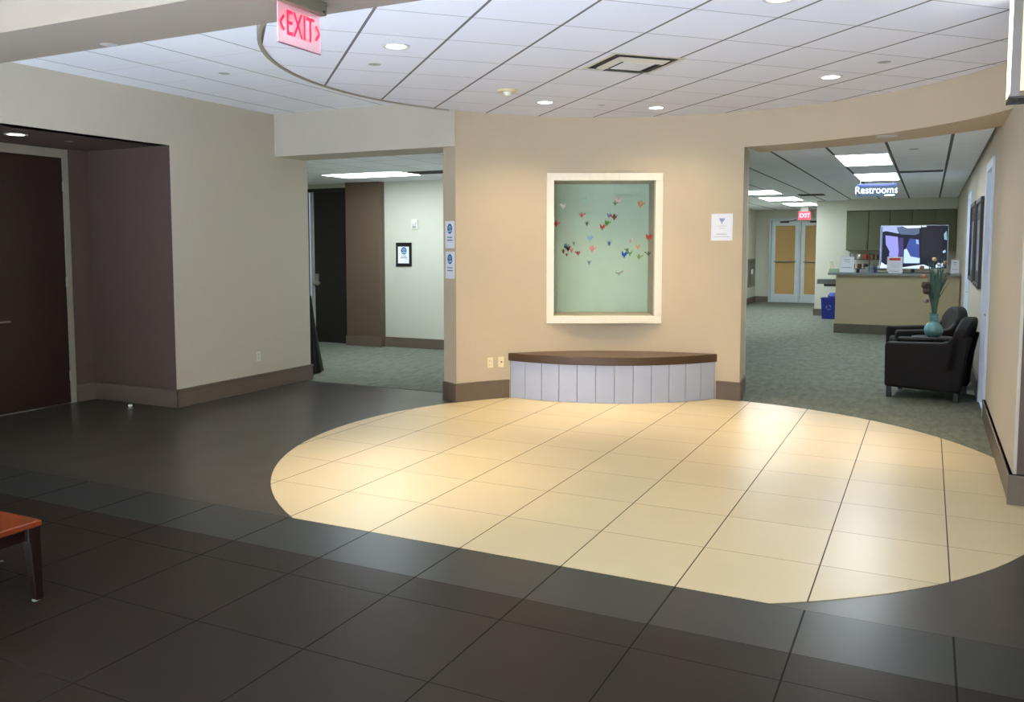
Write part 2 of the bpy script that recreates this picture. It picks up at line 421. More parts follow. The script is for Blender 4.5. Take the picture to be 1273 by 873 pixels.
# hanging paper cranes
cam = Vector((0, 0, 1.6785))
YAW, PITCH, F = -.4561, .0769, 1054.2274
fv = Vector((math.sin(YAW)*math.cos(PITCH), math.cos(YAW)*math.cos(PITCH), -math.sin(PITCH)))
rv = Vector((math.cos(YAW), -math.sin(YAW), 0)); uv = rv.cross(fv)
def ray(x, y): return fv+rv*((x-636.5)/F)-uv*((y-387.26)/F)
def hit(x, y, p0, n):
    d = ray(x, y); p0 = Vector(p0); n = Vector(n)
    return cam+d*((p0-cam).dot(n)/d.dot(n))
cr = [  # zoomed-crop readings: x, y, colour name, rgb, scale
 (160, 228, 'white', (232, 232, 226), 1.1, 'highest at the display left edge'),
 (263, 200, 'pale green', (170, 214, 196), 1.1, 'alone near the top left'),
 (250, 272, 'rose pink', (190, 90, 104), .9, 'below the pale green one near the top'),
 (276, 313, 'dark green', (74, 104, 84), .9, 'just under the rose pink one'),
 (124, 317, 'coral', (216, 112, 96), 1.0, 'closest to the left frame'),
 (290, 388, 'light blue', (150, 200, 222), 1.1, 'in the middle of the left half'),
 (212, 410, 'grey green', (120, 142, 120), .8, 'above the tight cluster at the left'),
 (172, 424, 'sky blue', (70, 136, 176), .8, 'top left of the tight cluster'),
 (160, 449, 'dark brown', (84, 62, 44), 1.0, 'lower left of the tight cluster'),
 (183, 437, 'black', (26, 26, 32), 1.1, 'centre of the tight cluster'),
 (200, 446, 'pink', (222, 130, 140), 1.0, 'right side of the tight cluster'),
 (176, 466, 'olive', (96, 110, 60), .7, 'at the bottom of the tight cluster'),
 (233, 460, 'brick red', (190, 96, 88), .9, 'just right of the tight cluster'),
 (302, 440, 'salmon pink', (226, 150, 150), 1.1, 'below the light blue one'),
 (287, 505, 'lavender', (150, 156, 206), .9, 'lowest in the left half'),
 (435, 203, 'blush and white', (240, 206, 206), 1.2, 'highest near the centre top'),
 (415, 214, 'moss green', (110, 136, 104), .8, 'beside the blush one at the top'),
 (385, 275, 'periwinkle', (126, 140, 196), .9, 'in the middle under the top pair'),
 (411, 282, 'maroon', (120, 66, 60), 1.1, 'right of the periwinkle one'),
 (375, 314, 'bright green', (92, 160, 62), 1.0, 'centre, beside the orange brown one'),
 (352, 333, 'orange brown', (176, 84, 54), 1.1, 'left of the bright green one at centre'),
 (386, 411, 'slate blue', (96, 118, 146), 1.0, 'alone at mid height below centre'),
 (540, 222, 'peach', (226, 164, 120), 1.2, 'alone at the upper right'),
 (580, 384, 'scarlet', (220, 60, 40), 1.2, 'closest to the right frame'),
 (492, 400, 'cream', (232, 208, 190), 1.0, 'above the blue one at the right'),
 (528, 430, 'apricot', (232, 186, 140), 1.0, 'right of the cream one'),
 (460, 468, 'royal blue', (36, 84, 190), 1.2, 'in the lower right half'),
 (475, 443, 'fern green', (88, 130, 70), .7, 'just over the royal blue one'),
 (488, 461, 'leaf green', (112, 166, 90), 1.0, 'touching distance right of the royal blue one'),
 (533, 478, 'sage green', (134, 170, 110), .9, 'below the apricot one'),
 (580, 461, 'grey', (120, 122, 118), .9, 'low beside the right frame'),
 (433, 556, 'silver grey', (176, 182, 178), 1.2, 'lowest of all with outspread wings')]
STR = M('nylon_thread', (190, 196, 190), .5)
def crane_mesh(mat, wing):
    """a folded paper crane: diamond body, raised neck and tail, two wings"""
    b = B(); w = wing
    V = [(0, 0, -.022), (.016, 0, .006), (-.016, 0, .006), (0, .011, .002), (0, -.011, .002),       # body
         (.036, 0, .030), (.030, 0, .028), (-.034, 0, .034),                                        # neck, beak base, tail
         (.046, 0, .020),                                                                           # beak
         (.0, .026, w), (.0, -.026, w), (0, .002, .012), (0, -.002, .012)]
    Fc = [(0, 3, 1), (0, 1, 4), (0, 2, 3), (0, 4, 2), (1, 3, 11), (1, 12, 4), (2, 11, 3), (2, 4, 12), (1, 11, 12), (2, 12, 11),
          (1, 3, 5), (1, 5, 4), (5, 8, 6), (6, 8, 1), (2, 7, 3), (2, 4, 7)]
    b.faces(V, Fc)
    for s_ in (1, -1):
        y = .026*s_
        b.faces([(.02, .003*s_, .0), (-.02, .003*s_, .0), (0, y, w), (.018, .008*s_, .002), (-.018, .008*s_, .002), (0, y, w+.002)],
                [(0, 1, 2), (3, 5, 4), (0, 2, 5, 3), (1, 4, 5, 2)])
    return b
crane_mats = {}
ntop = nz1
for i, (zx, zy, cn, c3, sc, where) in enumerate(cr):
    px, py = 660+zx/3.967, 200+zy/3.967
    d = .2+.12*((i*37) % 5)/4
    p0 = Mw @ Vector((0, d, 0))
    q = hit(px, py, p0, (nin.x, nin.y, 0))
    t = thing('paper_crane', f'{cn} folded paper crane on a thread, {where}', 'paper crane', q, random.uniform(-1.2, 1.2)+(PI if i % 3 == 0 else 0), 'paper cranes hanging in the display window')
    m = M('paper_'+cn.replace(' ', '_'), c3, .6, var=.15, scale=80)
    o = crane_mesh(m, (.036, .046, .040)[i % 3] if 'outspread' not in where else .012).make('folded_paper', m, t, fix=False)
    o.scale = (sc*1.2,)*3 if 'outspread' not in where else (1.6, 2.4, 1.2)
    B().tube([(0, 0, .006), (0, 0, ntop-q.z)], .0007, 4).make('thread', STR, t)

# ------------------------------------------------------------------ bench
A1 = Vector((-4.13, 8.37)); A2 = Vector((-2.07, 9.28))
mid = (A1+A2)/2; ch = (A2-A1); hc = ch.length/2; cd = ch.normalized(); cn_ = Vector((cd.y, -cd.x))   # toward the room
sag = .35; Rb = (hc*hc+sag*sag)/(2*sag); cb = mid-cn_*(Rb-sag)
def front(off, n, t0=0, t1=1):
    r = Rb+off; ha = math.asin(min(1, hc/Rb)); base = math.atan2(cn_.y, cn_.x)
    out = []
    for i in range(n+1):
        t = t0+(t1-t0)*i/n; a = base-ha+2*ha*t
        out.append((cb.x+r*math.cos(a), cb.y+r*math.sin(a)))
    return out
def back_arc(r, n=24):
    a1 = math.atan2(A1.y-C[1], A1.x-C[0]); a2 = math.atan2(A2.y-C[1], A2.x-C[0])
    return arc(r, a2, a1, n)
bench = thing('curved_bench', 'curved built-in bench with brown leather seat and white tiled front under the display window', 'bench', (mid.x, mid.y, 0))
T = Matrix.Translation((-mid.x, -mid.y, 0))
fr = front(-.03, 40)
core = B().prism(fr+back_arc(R-.005), .004, .408).xf(T)
core.make('base', M('grey_mortar', (120, 114, 108), .8), bench)
b = B(); NS = 12
edges_t = [i/NS for i in range(NS+1)]
for i in range(NS):
    t0, t1 = edges_t[i]+.0011, edges_t[i+1]-.0011
    o_, i_ = front(0, 4, t0, t1), front(-.035, 4, t0, t1)
    b.prism(o_+i_[::-1], .003, .412)
b.xf(T).make('tile_cladding', TILEW, bench, bevel=.0015)
b = B().prism(front(.018, 48, -.008, 1.008)+back_arc(R-.004, 30), .412, .50).xf(T)
b.make('seat_cushion', LEATHER, bench, bevel=.018, seg=4)

# ------------------------------------------------------------------ outlets, papers, little wall fittings
def wall_frame(p, nrm):
    """matrix: local x to the viewer's right along the wall, local y into the wall, z up, origin p on the wall"""
    n = Vector((nrm[0], nrm[1], 0)).normalized(); x = Vector((-n.y, n.x, 0))
    return Matrix(((x.x, -n.x, 0, p[0]), (x.y, -n.y, 0, p[1]), (x.z, 0, 1, p[2]), (0, 0, 0, 1)))
def place(o, m): o.matrix_world = m; return o
def outlet(label, p, nrm, mat, group, kind=0):
    t = thing('wall_outlet', label, 'electrical outlet', (0, 0, 0), 0, group); place(t, wall_frame(p, nrm))
    B().box(-.036, .036, -.007, 0, -.058, .058).make('cover_plate', mat, t, bevel=.003)
    if kind == 0:
        B().box(-.017, .017, -.009, -.006, .006, .038).box(-.017, .017, -.009, -.006, -.038, -.006).make('socket_face', mat, t, bevel=.002)
        for z in (.022, -.022):
            for x in (-.0075, .0075): B().box(x-.0015, x+.0015, -.0098, -.0088, z-.006, z+.006).make('slot', BLACK, t)
    else:
        B().lathe([(0, 0), (.008, 0), (.008, .01), (0, .01)], 12).xf(Matrix.Rotation(PI/2, 4, 'X')).make('jack', BLACK, t).location = (.004, -.005, 0)
    return t
IVORY = M('ivory_plastic', (236, 222, 182), .4, var=.02)
def on_circle(px, py, r=R):
    d = ray(px, py); a = d.x**2+d.y**2; bq = -2*(d.x*C[0]+d.y*C[1]); c = C[0]**2+C[1]**2-r*r
    t = (-bq+math.sqrt(bq*bq-4*a*c))/2/a; return cam+d*t
for (px, py, lab, kd) in ((609, 451, 'ivory double outlet on the curved wall, the one farther from the bench', 0), (622.5, 450, 'ivory outlet plate with a black jack right beside the bench end', 1)):
    q = on_circle(px, py); outlet(lab, q, (C[0]-q.x, C[1]-q.y), IVORY, None, kd)
q = hit(321, 443, (LW, 0, 0), (1, 0, 0)); outlet('pale outlet low on the grey left wall near the hall opening', q, (1, 0), M('pale_plastic', (206, 206, 192), .4), None)

def swoosh(b, pts, w, y):
    """flat stroke through pts (x,z) of width w"""
    for (x0, z0), (x1, z1) in zip(pts, pts[1:]):
        d = Vector((x1-x0, z1-z0)); n = Vector((-d.y, d.x)).normalized()*w/2
        b.faces([(x0+n.x, y, z0+n.y), (x1+n.x, y, z1+n.y), (x1-n.x, y, z1-n.y), (x0-n.x, y, z0-n.y)], [(0, 1, 2, 3)])
def scribble(b, x0, x1, z, h, y, n, seed):
    rd = random.Random(seed); pts = []
    for i in range(n+1):
        pts.append((x0+(x1-x0)*i/n, z+(h/2 if i % 2 else -h/2)*rd.uniform(.4, 1)))
    swoosh(b, pts, h*.28, y)
def logo_sheet(t, W, Hh, y, s=1):
    """round blue emblem, a scripted line and a heavier dark line below"""
    ex, ez, r = 0, Hh*.22, W*.27
    b = B().disc(ex, ez, r, r*1.05, y-.0006, 28); b.make('emblem', INKB, t, fix=False)
    b = B()
    swoosh(b, [(ex-r*.5, ez+r*.1), (ex-r*.2, ez+r*.55), (ex+r*.25, ez+r*.5), (ex+r*.5, ez+r*.05)], r*.16, y-.0012)
    swoosh(b, [(ex-r*.75, ez-r*.35), (ex-r*.2, ez-r*.62), (ex+r*.4, ez-r*.5), (ex+r*.75, ez-r*.2)], r*.2, y-.0012)
    swoosh(b, [(ex-r*.05, ez+r*.2), (ex+.0, ez-r*.2), (ex+r*.1, ez-r*.45)], r*.18, y-.0012)
    b.make('emblem_lines', M('pale_ink', (190, 220, 236), .7), t, fix=False)
    b = B(); scribble(b, -W*.28, W*.28, -Hh*.10, Hh*.07, y-.0006, 17, 3); b.make('script_line', INKT, t, fix=False)
    b = B()
    for i in range(7): b.faces([(-W*.3+i*W*.088, y-.0006, -Hh*.225), (-W*.3+i*W*.088+W*.068, y-.0006, -Hh*.225), (-W*.3+i*W*.088+W*.068, y-.0006, -Hh*.18), (-W*.3+i*W*.088, y-.0006, -Hh*.18)], [(0, 1, 2, 3)])
    b.make('bold_line', INKP, t, fix=False)
# two sheets on the end face of the curved wall
e0 = Vector((*pol(R, aL), 0)); e1 = Vector((-4.74, 7.97, 0)); ed = (e1-e0).normalized(); en = Vector((ed.y, -ed.x, 0))
if en.dot(-e0) < 0: en = -en
ec = e0+ed*.118
for zc, lab in ((1.80, 'white sheet with a round blue emblem taped to the wall end, the upper of two'), (1.475, 'white sheet with a round blue emblem taped to the wall end, the lower of two')):
    t = thing('poster', lab, 'poster', (0, 0, 0), 0, 'sheets taped to the wall end'); place(t, wall_frame((ec.x, ec.y, zc), en))
    B().box(-.095, .095, -.003, 0, -.145, .145).make('paper', PAPER, t)
    logo_sheet(t, .19, .29, -.003)
# notice right of display
q = on_circle(897.5, 282.5)
t = thing('notice', 'white printed notice with a small blue emblem taped beside the right opening', 'poster'); place(t, wall_frame(q, (C[0]-q.x, C[1]-q.y)))
B().box(-.115, .115, -.006, -.001, -.145, .145).make('paper', PAPER, t)
b = B(); y = -.0068
b.faces([(-.03, y, .095), (.035, y, .095), (.02, y, .065), (.006, y, .055), (.004, y, .035), (-.006, y, .035), (-.008, y, .055), (-.02, y, .065)], [tuple(range(8))])
b.make('emblem', M('pale_blue_ink', (140, 160, 206), .7), t, fix=False)
b = B()
for z, w, h in ((.012, .05, .006), (-.012, .03, .005), (-.075, .055, .009), (-.103, .085, .008)): scribble(b, -w, w, z, h, y, 26, z)
b.make('print_lines', INKG, t, fix=False)

# framed sign on the hall wall
q = hit(502.5, 316.5, (0, 11.75, 0), (0, 1, 0))
t = thing('framed_sign', 'black framed sign with a round blue emblem on the hall wall', 'sign'); place(t, wall_frame((q.x, 11.75, q.z), (0, -1)))
b = B().box(-.15, .15, -.02, 0, .13, .195).box(-.15, .15, -.02, 0, -.195, -.145).box(-.15, -.115, -.02, 0, -.145, .13).box(.115-.01, .15, -.02, 0, -.145, .13)
b.make('frame', BLACK, t, bevel=.003)
B().box(-.12, .12, -.01, 0, -.15, .14).make('paper', PAPER, t)
logo_sheet(t, .21, .27, -.0101)
q = hit(516, 279, (0, 11.75, 0), (0, 1, 0))
t = thing('fire_strobe', 'small pale wall strobe high on the hall wall above the framed sign', 'fire alarm'); place(t, wall_frame((q.x, 11.75, q.z), (0, -1)))
B().box(-.06, .06, -.03, 0, -.08, .08).make('housing', M('offwhite_plastic', (216, 216, 204), .4), t, bevel=.006)
B().lathe([(0, 0), (.035, 0), (.03, .02), (0, .028)], 16).xf(Matrix.Rotation(PI/2, 4, 'X')).make('strobe_lens', M('clear_lens', (236, 240, 240), .1), t, smooth=True).location = (0, -.03, .02)
b = B()
for i in range(3): b.box(-.035, .035, -.0315, -.0295, -.06+i*.012, -.055+i*.012)
b.make('grille', DARKMET, t)

# ------------------------------------------------------------------ recess door (left)
d = struct(B().box(-8.235, -8.19, 5.99, 6.055, 0, 2.69).box(-8.235, -8.19, 3.42, 5.99, 2.60, 2.69).make('door_1', FRAMEM, bevel=.004))
B().box(-8.24, -8.18, 3.45, 5.99, .0005, .009).make('threshold', METAL, d)
for (y0, y1, nm) in ((5.02, 5.99, 'a'), (4.04, 5.01, 'b')):
    lf = B().box(-8.23, -8.205, y0, y1, .01, 2.60).make('door_leaf', DOORM, d, bevel=.002)
    hy = (y0+.18) if nm == 'a' else (y1-.18)
    b = B().tube([(-8.205, hy, .93), (-8.15, hy, .93)], .011, 10); s = 1
    b.tube([(-8.15, hy-.01, .93), (-8.148, hy+.125, .93)], .009, 10)
    b.make('door_handle', METAL, lf)
b = B()
for z in (.3, 1.3, 2.3): b.tube([(-8.19, 5.985, z-.05), (-8.19, 5.985, z+.05)], .009, 8)
b.make('hinge', METAL, d)
q = hit(162, 507.5, (0, 0, 0), (0, 0, 1))
t = thing('door_stop', 'small white domed door stop on the dark floor in front of the recess wall', 'door stop', (q.x, q.y, -.001))
B().lathe([(0, 0), (.028, 0), (.028, .008), (.012, .010), (.012, .02)], 16).make('base', METAL, t)
B().lathe([(.012, .018), (.02, .022), (.021, .036), (.013, .044), (0, .046)], 16).make('bumper', M('white_rubber', (226, 226, 222), .5), t, smooth=True)

# hall double door
d = struct(B().box(-10.55, -8.82, 11.70, 11.80, 2.60, 2.66).box(-8.86, -8.82, 11.70, 11.8, 0, 2.6).box(-10.6, -10.56, 11.7, 11.8, 0, 2.6).make('door_2', M('dark_frame', (40, 34, 30), .5)))
HD = M('black_wood_door', (26, 22, 20), .4, var=.2)
for (x0, x1) in ((-10.55, -9.70), (-9.60, -8.865)):
    lf = B().box(x0, x1, 11.72, 11.765, .01, 2.6).make('door_leaf', HD, d, bevel=.002)
    hx = x1-.07 if x1 < -9.6 else x0+.10
    b = B().box(hx-.07, hx+.07, 11.66, 11.70, 1.02, 1.06).box(hx-.03, hx+.03, 11.69, 11.72, 1.0, 1.2)
    b.make('door_handle', METAL, lf, bevel=.004)
B().box(-9.62, -9.56, 11.69, 11.75, .0, 2.6).make('astragal', M('pale_steel', (178, 178, 174), .5, .2), d, bevel=.004)
# tall black draped stand beside the opening
t = thing('draped_stand', 'tall black cloth-draped stand half hidden behind the left wall end', 'stand', (-7.33, 8.86, .004))
b = B(); n = 40; rows = []
for k in range(13):
    z = 1.02-1.0*k/12; r0 = .03+.13*(k/12)**1.2
    rows.append([b.bm.verts.new(((r0*(1+.10*math.sin(i*2*PI/n*9+k*.1)*k/12))*math.cos(2*PI*i/n), (r0*(1+.10*math.sin(i*2*PI/n*9+k*.1)*k/12))*math.sin(2*PI*i/n), z)) for i in range(n)])
for A_, D_ in zip(rows, rows[1:]):
    for i in range(n): b.bm.faces.new((A_[i], A_[(i+1) % n], D_[(i+1) % n], D_[i]))
b.bm.faces.new(rows[0])
b.make('cloth', M('black_cloth', (14, 14, 14), .9), t, smooth=True)
B().lathe([(0, 0), (.05, 0), (.05, .012), (.012, .015), (.012, 1.03), (.02, 1.05), (0, 1.07)], 16).make('pole', BLACK, t, smooth=False)

# ------------------------------------------------------------------ downlights
WARM = (1, .80, .53)
dl = thing('downlight', 'lit recessed downlight in the round ceiling, nearest the exit sign', 'ceiling light', (-3.457, 5.174, H), 0, 'lit downlights of the round ceiling')
TR = M('downlight_trim', (214, 212, 208), .4)
B().ring((0, 0), .072, .098, 0, 2*PI, -.006, .002, 32, True).make('trim_ring', TR, dl)
B().lathe([(0, -.003), (.072, -.003), (.072, .001)], 32).make('lens', LENS_W, dl)
spots = [((-3.461, 7.80), 'lit recessed downlight in the round ceiling close to the beige smoke detector', 430),
         ((-2.571, 8.607), 'lit recessed downlight in the round ceiling right above the display window', 260),
         ((-.793, 7.706), 'lit recessed downlight in the round ceiling in front of the lobby opening', 380)]
allsp = [(dl, 430)]
for (x, y), lab, e in spots:
    o = copy_tree(dl); o['label'] = lab; o.location = (x, y, H); allsp.append((o, e))
o = copy_tree(dl); o['label'] = 'recessed downlight at the top edge of the photo, right of the air vent'; o.location = (-.819, 5.163, H); allsp.append((o, 60))
for o, e in allsp:
    lamp('spot_lamp', 'SPOT', (0, 0, -.012), e*.62, WARM, o, spot_size=rad(62), spot_blend=1.0, shadow_soft_size=.05)
    lamp('spill_lamp', 'SPOT', (0, 0, -.012), e*.32, WARM, o, spot_size=rad(135), spot_blend=1.0, shadow_soft_size=.05)
def unlit(label, loc, z, zz=0):
    o = copy_tree(dl)
    for ch in [c for c in bpy.data.objects if c.parent == o]:
        if ch.type == 'LIGHT': bpy.data.objects.remove(ch)
    for ch in [c for c in bpy.data.objects if c.parent == o]:
        if ch.name.startswith('lens'):
            ch.data = ch.data.copy(); ch.data.materials[0] = LENS_OFF
    o['label'] = label; del o['group']; o.location = (*loc, z); return o
unlit('unlit downlight under the header over the lobby opening', (-.40, 8.98), 2.73)
o = copy_tree(dl); del o['group']; o['label'] = 'lit downlight in the dark ceiling of the door recess'; o.location = (-7.54, 5.06, 2.70)
for ch in [c for c in bpy.data.objects if c.parent == o and c.type == 'LIGHT' and c.name.startswith('spill')]:
    bpy.data.objects.remove(ch)
for ch in [c for c in bpy.data.objects if c.parent == o and c.type == 'LIGHT']:
    ch.data = ch.data.copy(); ch.data.energy = 7; ch.data.color = (1, .8, .55)

# sprinklers, small fittings
SPR = M('sprinkler_plate', (176, 174, 172), .4, .3)
def sprinkler(label, x, y, z, r=.038):
    t = thing('sprinkler', label, 'sprinkler', (x, y, z+.003), 0, None)
    B().lathe([(0, -.004), (r*.7, -.006), (r, -.003), (r, .001)], 24).make('cover_plate', SPR, t, smooth=False)
    B().lathe([(0, -.009), (.009, -.008), (.008, -.005), (0, -.005)], 12).make('nozzle', SPR, t)
sprinkler('small sprinkler plate in the round ceiling, just left of the nearest lit downlight', -3.958, 5.617, H, .05)
sprinkler('small sprinkler plate in the round ceiling between the vent and the display window', -3.026, 8.222, H)
sprinkler('small sprinkler plate in the round ceiling at the right, beyond the fourth downlight', -.36, 7.288, H, .05)
sprinkler('small sprinkler plate in the tiled ceiling left of the round ceiling', -5.724, 5.812, 3.22, .05)
sprinkler('dark sprinkler plate under the brown beam at top left', -4.41, 3.56, 2.87, .05)
sprinkler('dim sprinkler plate in the ceiling of the door recess', -7.588, 5.63, 2.70, .04)
sprinkler('sprinkler plate in the lobby ceiling right of the first light panel', -.19, 10.54, 2.755, .06)
sprinkler('sprinkler plate at the left edge of the lobby ceiling', -2.30, 12.3, 2.755, .05)
t = thing('smoke_detector', 'beige round smoke detector on the round ceiling', 'smoke detector', (-3.509, 7.055, H))
BEI = M('beige_plastic', (224, 208, 164), .45)
B().lathe([(0, -.02), (.085, -.02), (.092, -.012), (.092, 0), (0, 0)], 32).make('base', BEI, t, smooth=False)
B().lathe([(0, -.055), (.03, -.052), (.04, -.036), (.04, -.02)], 24).make('sensor', M('pale_plastic_dome', (232, 228, 214), .4), t, smooth=True)

# air vent in the round ceiling (one 2x2 tile, turned with the grid)
t = thing('air_vent', 'square metal air diffuser with dark throat in the round ceiling', 'air vent', (-2.13, 6.475, H), PI/4)
VM = M('vent_metal', (206, 200, 186), .4, .2); hv = .298
b = B()
def sq(b, r0, z0, r1, z1):
    V = [(sx*r0, sy*r0, z0) for sx, sy in ((-1, -1), (1, -1), (1, 1), (-1, 1))]+[(sx*r1, sy*r1, z1) for sx, sy in ((-1, -1), (1, -1), (1, 1), (-1, 1))]
    b.faces(V, [(i, (i+1) % 4, 4+(i+1) % 4, 4+i) for i in range(4)])
sq(b, hv, -.004, hv-.03, -.004); sq(b, hv-.03, -.004, hv-.03, -.002); sq(b, hv, -.004, hv, .001)
b.make('frame', VM, t, fix=False)
b = B(); sq(b, hv-.085, -.006, hv-.125, -.030); sq(b, hv-.085, -.0085, hv-.125, -.0325)
b.make('louvre', VM, t, fix=False)
B().box(-.13, .13, -.13, .13, -.024, -.020).make('centre_plate', M('vent_plate', (226, 226, 230), .5), t, bevel=.002)
B().box(-hv+.03, hv-.03, -hv+.03, hv-.03, -.0012, -.0004).make('throat', M('dark_throat', (40, 38, 36), .8), t)

# fluorescent panels
def troffer(label, x0, x1, y0, y1, z, group, mat=PANEL):
    t = thing('light_panel', label, 'ceiling light', ((x0+x1)/2, (y0+y1)/2, z), 0, group)
    a, c = (x1-x0)/2, (y1-y0)/2
    B().box(-a, a, -c, c, -.006, 0).make('diffuser', mat, t)
    b = B().box(-a-.02, a+.02, -c-.02, -c, -.008, 0).box(-a-.02, a+.02, c, c+.02, -.008, 0).box(-a-.02, -a, -c, c, -.008, 0).box(a, a+.02, -c, c, -.008, 0)
    b.make('frame', WHITE, t)
    return t
G = 'lobby light panels'
troffer('large white light panel in the lobby ceiling, the nearest one to the opening', -1.04, -.47, 10.85, 12.3, 2.755, G)
troffer('white light panel in the lobby ceiling directly in front of the restrooms sign', -1.04, -.47, 13.75, 15.2, 2.755, G)
troffer('far lobby light panel, first of the row leading to the glass doors', -3.65, -2.75, 17.0, 18.2, 2.755, G)
troffer('far lobby light panel, middle one of the row leading to the glass doors', -3.45, -2.68, 19.5, 20.9, 2.755, G)
troffer('far lobby light panel, last of the row, by the glass doors', -3.35, -2.65, 22.3, 23.7, 2.755, G)
troffer('wide white light panel in the ceiling of the left hall', -8.13, -6.80, 10.15, 10.80, 2.735, None)
troffer('added unseen light panel brightening the left hall from behind the curved wall', -5.4, -4.95, 9.6, 10.9, 2.735, None)  # unseen panel added to brighten the hall
def grille(name, label, x0, x1, y0, y1, z):
    t = thing(name, label, 'air vent', ((x0+x1)/2, (y0+y1)/2, z)); a, c = (x1-x0)/2, (y1-y0)/2
    B().box(-a, a, -c, c, -.004, 0).make('throat', BLACK, t)
    b = B(); n = max(3, int(c*2/.06))
    for i in range(n):
        yy = -c+(i+.5)*2*c/n; b.box(-a, a, yy-.006, yy+.006, -.014, -.004)
    b.box(-a, a, -c, -c+.015, -.012, 0).box(-a, a, c-.015, c, -.012, 0)
    b.make('grille', DARKMET, t)
grille('air_vent', 'black air grille beside the light panel of the left hall', -6.72, -6.1, 10.3, 10.65, 2.735)
grille('air_vent', 'dark slot vent across the lobby ceiling right of the second light panel', -.43, .14, 13.55, 13.75, 2.755)
grille('air_vent', 'dark vent in the lobby ceiling above the far light row', -2.5, -2.0, 18.6, 19.1, 2.755)

# ------------------------------------------------------------------ exit sign hanging from the beam
t = thing('exit_sign', 'red-lettered clear EXIT sign with side arrows hanging from the ceiling beam', 'exit sign', (-2.73, 3.265, 2.87))
t.rotation_euler = (0, 0, PI/2)       # local x along world Y (so it reads from the right), local -y faces +X
SGN, W2 = 1, .152
B().box(-.175, .165, -.035, .035, -.065, 0).make('canopy_housing', M('sign_housing', (120, 114, 100), .4, .3), t, bevel=.005)
B().lathe([(0, 0), (.006, 0), (.006, .004), (0, .004)], 12).xf(Matrix.Rotation(PI/2, 4, 'X')).make('screw', DARKMET, t).location = (.14, -.035, -.05)
gm, nt, p = newmat('edge_lit_acrylic')
p.inputs['Base Color'].default_value = rgb(255, 190, 200); p.inputs['Roughness'].default_value = .2
p.inputs['Emission Color'].default_value = rgb(255, 120, 140); p.inputs['Emission Strength'].default_value = .10
tr = nt.nodes.new('ShaderNodeBsdfTransparent'); mx = nt.nodes.new('ShaderNodeMixShader'); mx.inputs[0].default_value = .38
nt.links.new(tr.outputs[0], mx.inputs[1]); nt.links.new(p.outputs[0], mx.inputs[2])
nt.links.new(mx.outputs[0], nt.nodes['Material Output'].inputs['Surface'])
B().box(-W2, W2, -.003, .003, -.248, -.065).make('acrylic_panel', gm, t)
B().box(-W2, W2, -.004, .004, -.252, -.248).make('bottom_edge', M('sign_edge', (120, 60, 80), .4), t)
REDE = E('red_lit_letters', (255, 20, 60), 1.6)
for sy, rz in ((-.006, 0), (.006, PI)):
    text_mesh('lettering', 'EXIT', .165, REDE, t, (0, sy, -.156), (PI/2, 0, rz), .0008, sx=.60, offset=-.0005)
    for s in (-1, 1):
        b = B(); x = .140*s; swoosh(b, [(x-.026*s, -.122), (x, -.156), (x-.026*s, -.190)], .012, sy)
        b.make('arrow', REDE, t, fix=False)

# wide light box hanging at the right
lb = hit(1250, 131, (0, 5.805, 0), (0, 1, 0))
t = thing('hanging_light_box', 'tall lit box lantern with pale yellow front at the upper right edge', 'light fixture', (lb.x+.32, 5.68, lb.z+.012))
YEL = E('warm_yellow_face', (242, 224, 160), .55, (236, 220, 170)); WHE = E('white_side_glow', (255, 250, 240), 1.6)
hx, hy, zz = .32, .125, 3.10-lb.z-.012
B().box(-hx, -hx+.004, -hy+.01, hy-.005, .02, zz-.0).make('side_diffuser', WHE, t)
B().box(-hx+.045, hx-.02, -hy-.001, -hy+.01, .03, zz).make('front_diffuser', YEL, t)
b = B().box(-hx+.004, -hx+.05, -hy-.006, -hy+.006, .0, zz).box(hx-.03, hx, -hy-.006, -hy+.006, 0, zz)
b.box(-hx, hx, hy-.01, hy, 0, zz).box(hx-.006, hx, -hy, hy, 0, zz)
b.make('frame', M('grey_anodised_frame', (140, 132, 124), .4, .4), t)
b = B().box(-hx, hx, -hy-.006, -hy+.02, -.012, .0).box(-hx, hx, hy-.02, hy, -.012, 0).box(-hx, -hx+.02, -hy, hy, -.012, 0)
for i in range(9): b.box(-hx+.06+i*.065, -hx+.085+i*.065, -hy+.02, hy-.02, -.010, -.002)
b.make('bottom_louvre', DARKMET, t)
B().box(-hx+.01, hx-.01, -hy+.02, hy-.02, .0, .004).make('bottom_panel', BLACK, t)

# ------------------------------------------------------------------ lobby: right-wall doors
DW = M('daylight_tinted_door', (206, 216, 232), .45, var=.02)  # bluish daylight on the white doors is put into this colour
def side_door(nm, d, mat):
    y0, y1, h = d
    o = struct(B().box(RW-.02, RW+.21, y0-.06, y0+.03, 0, h+.06).box(RW-.02, RW+.21, y1-.03, y1+.06, 0, h+.06).box(RW-.02, RW+.21, y0+.03, y1-.03, h-.03, h+.06).make(nm, mat, bevel=.004))
    lf = B().box(RW+.03, RW+.07, y0+.03, y1-.03, .01, h-.03).make('door_leaf', mat, o, bevel=.002)
    B().tube([(RW+.03, y0+.1, 1.0), (RW-.02, y0+.1, 1.0), (RW-.022, y0+.2, 1.0)], .01, 8).make('door_handle', METAL, lf)
side_door('door_3', d1, DW); side_door('door_4', d2, DW)
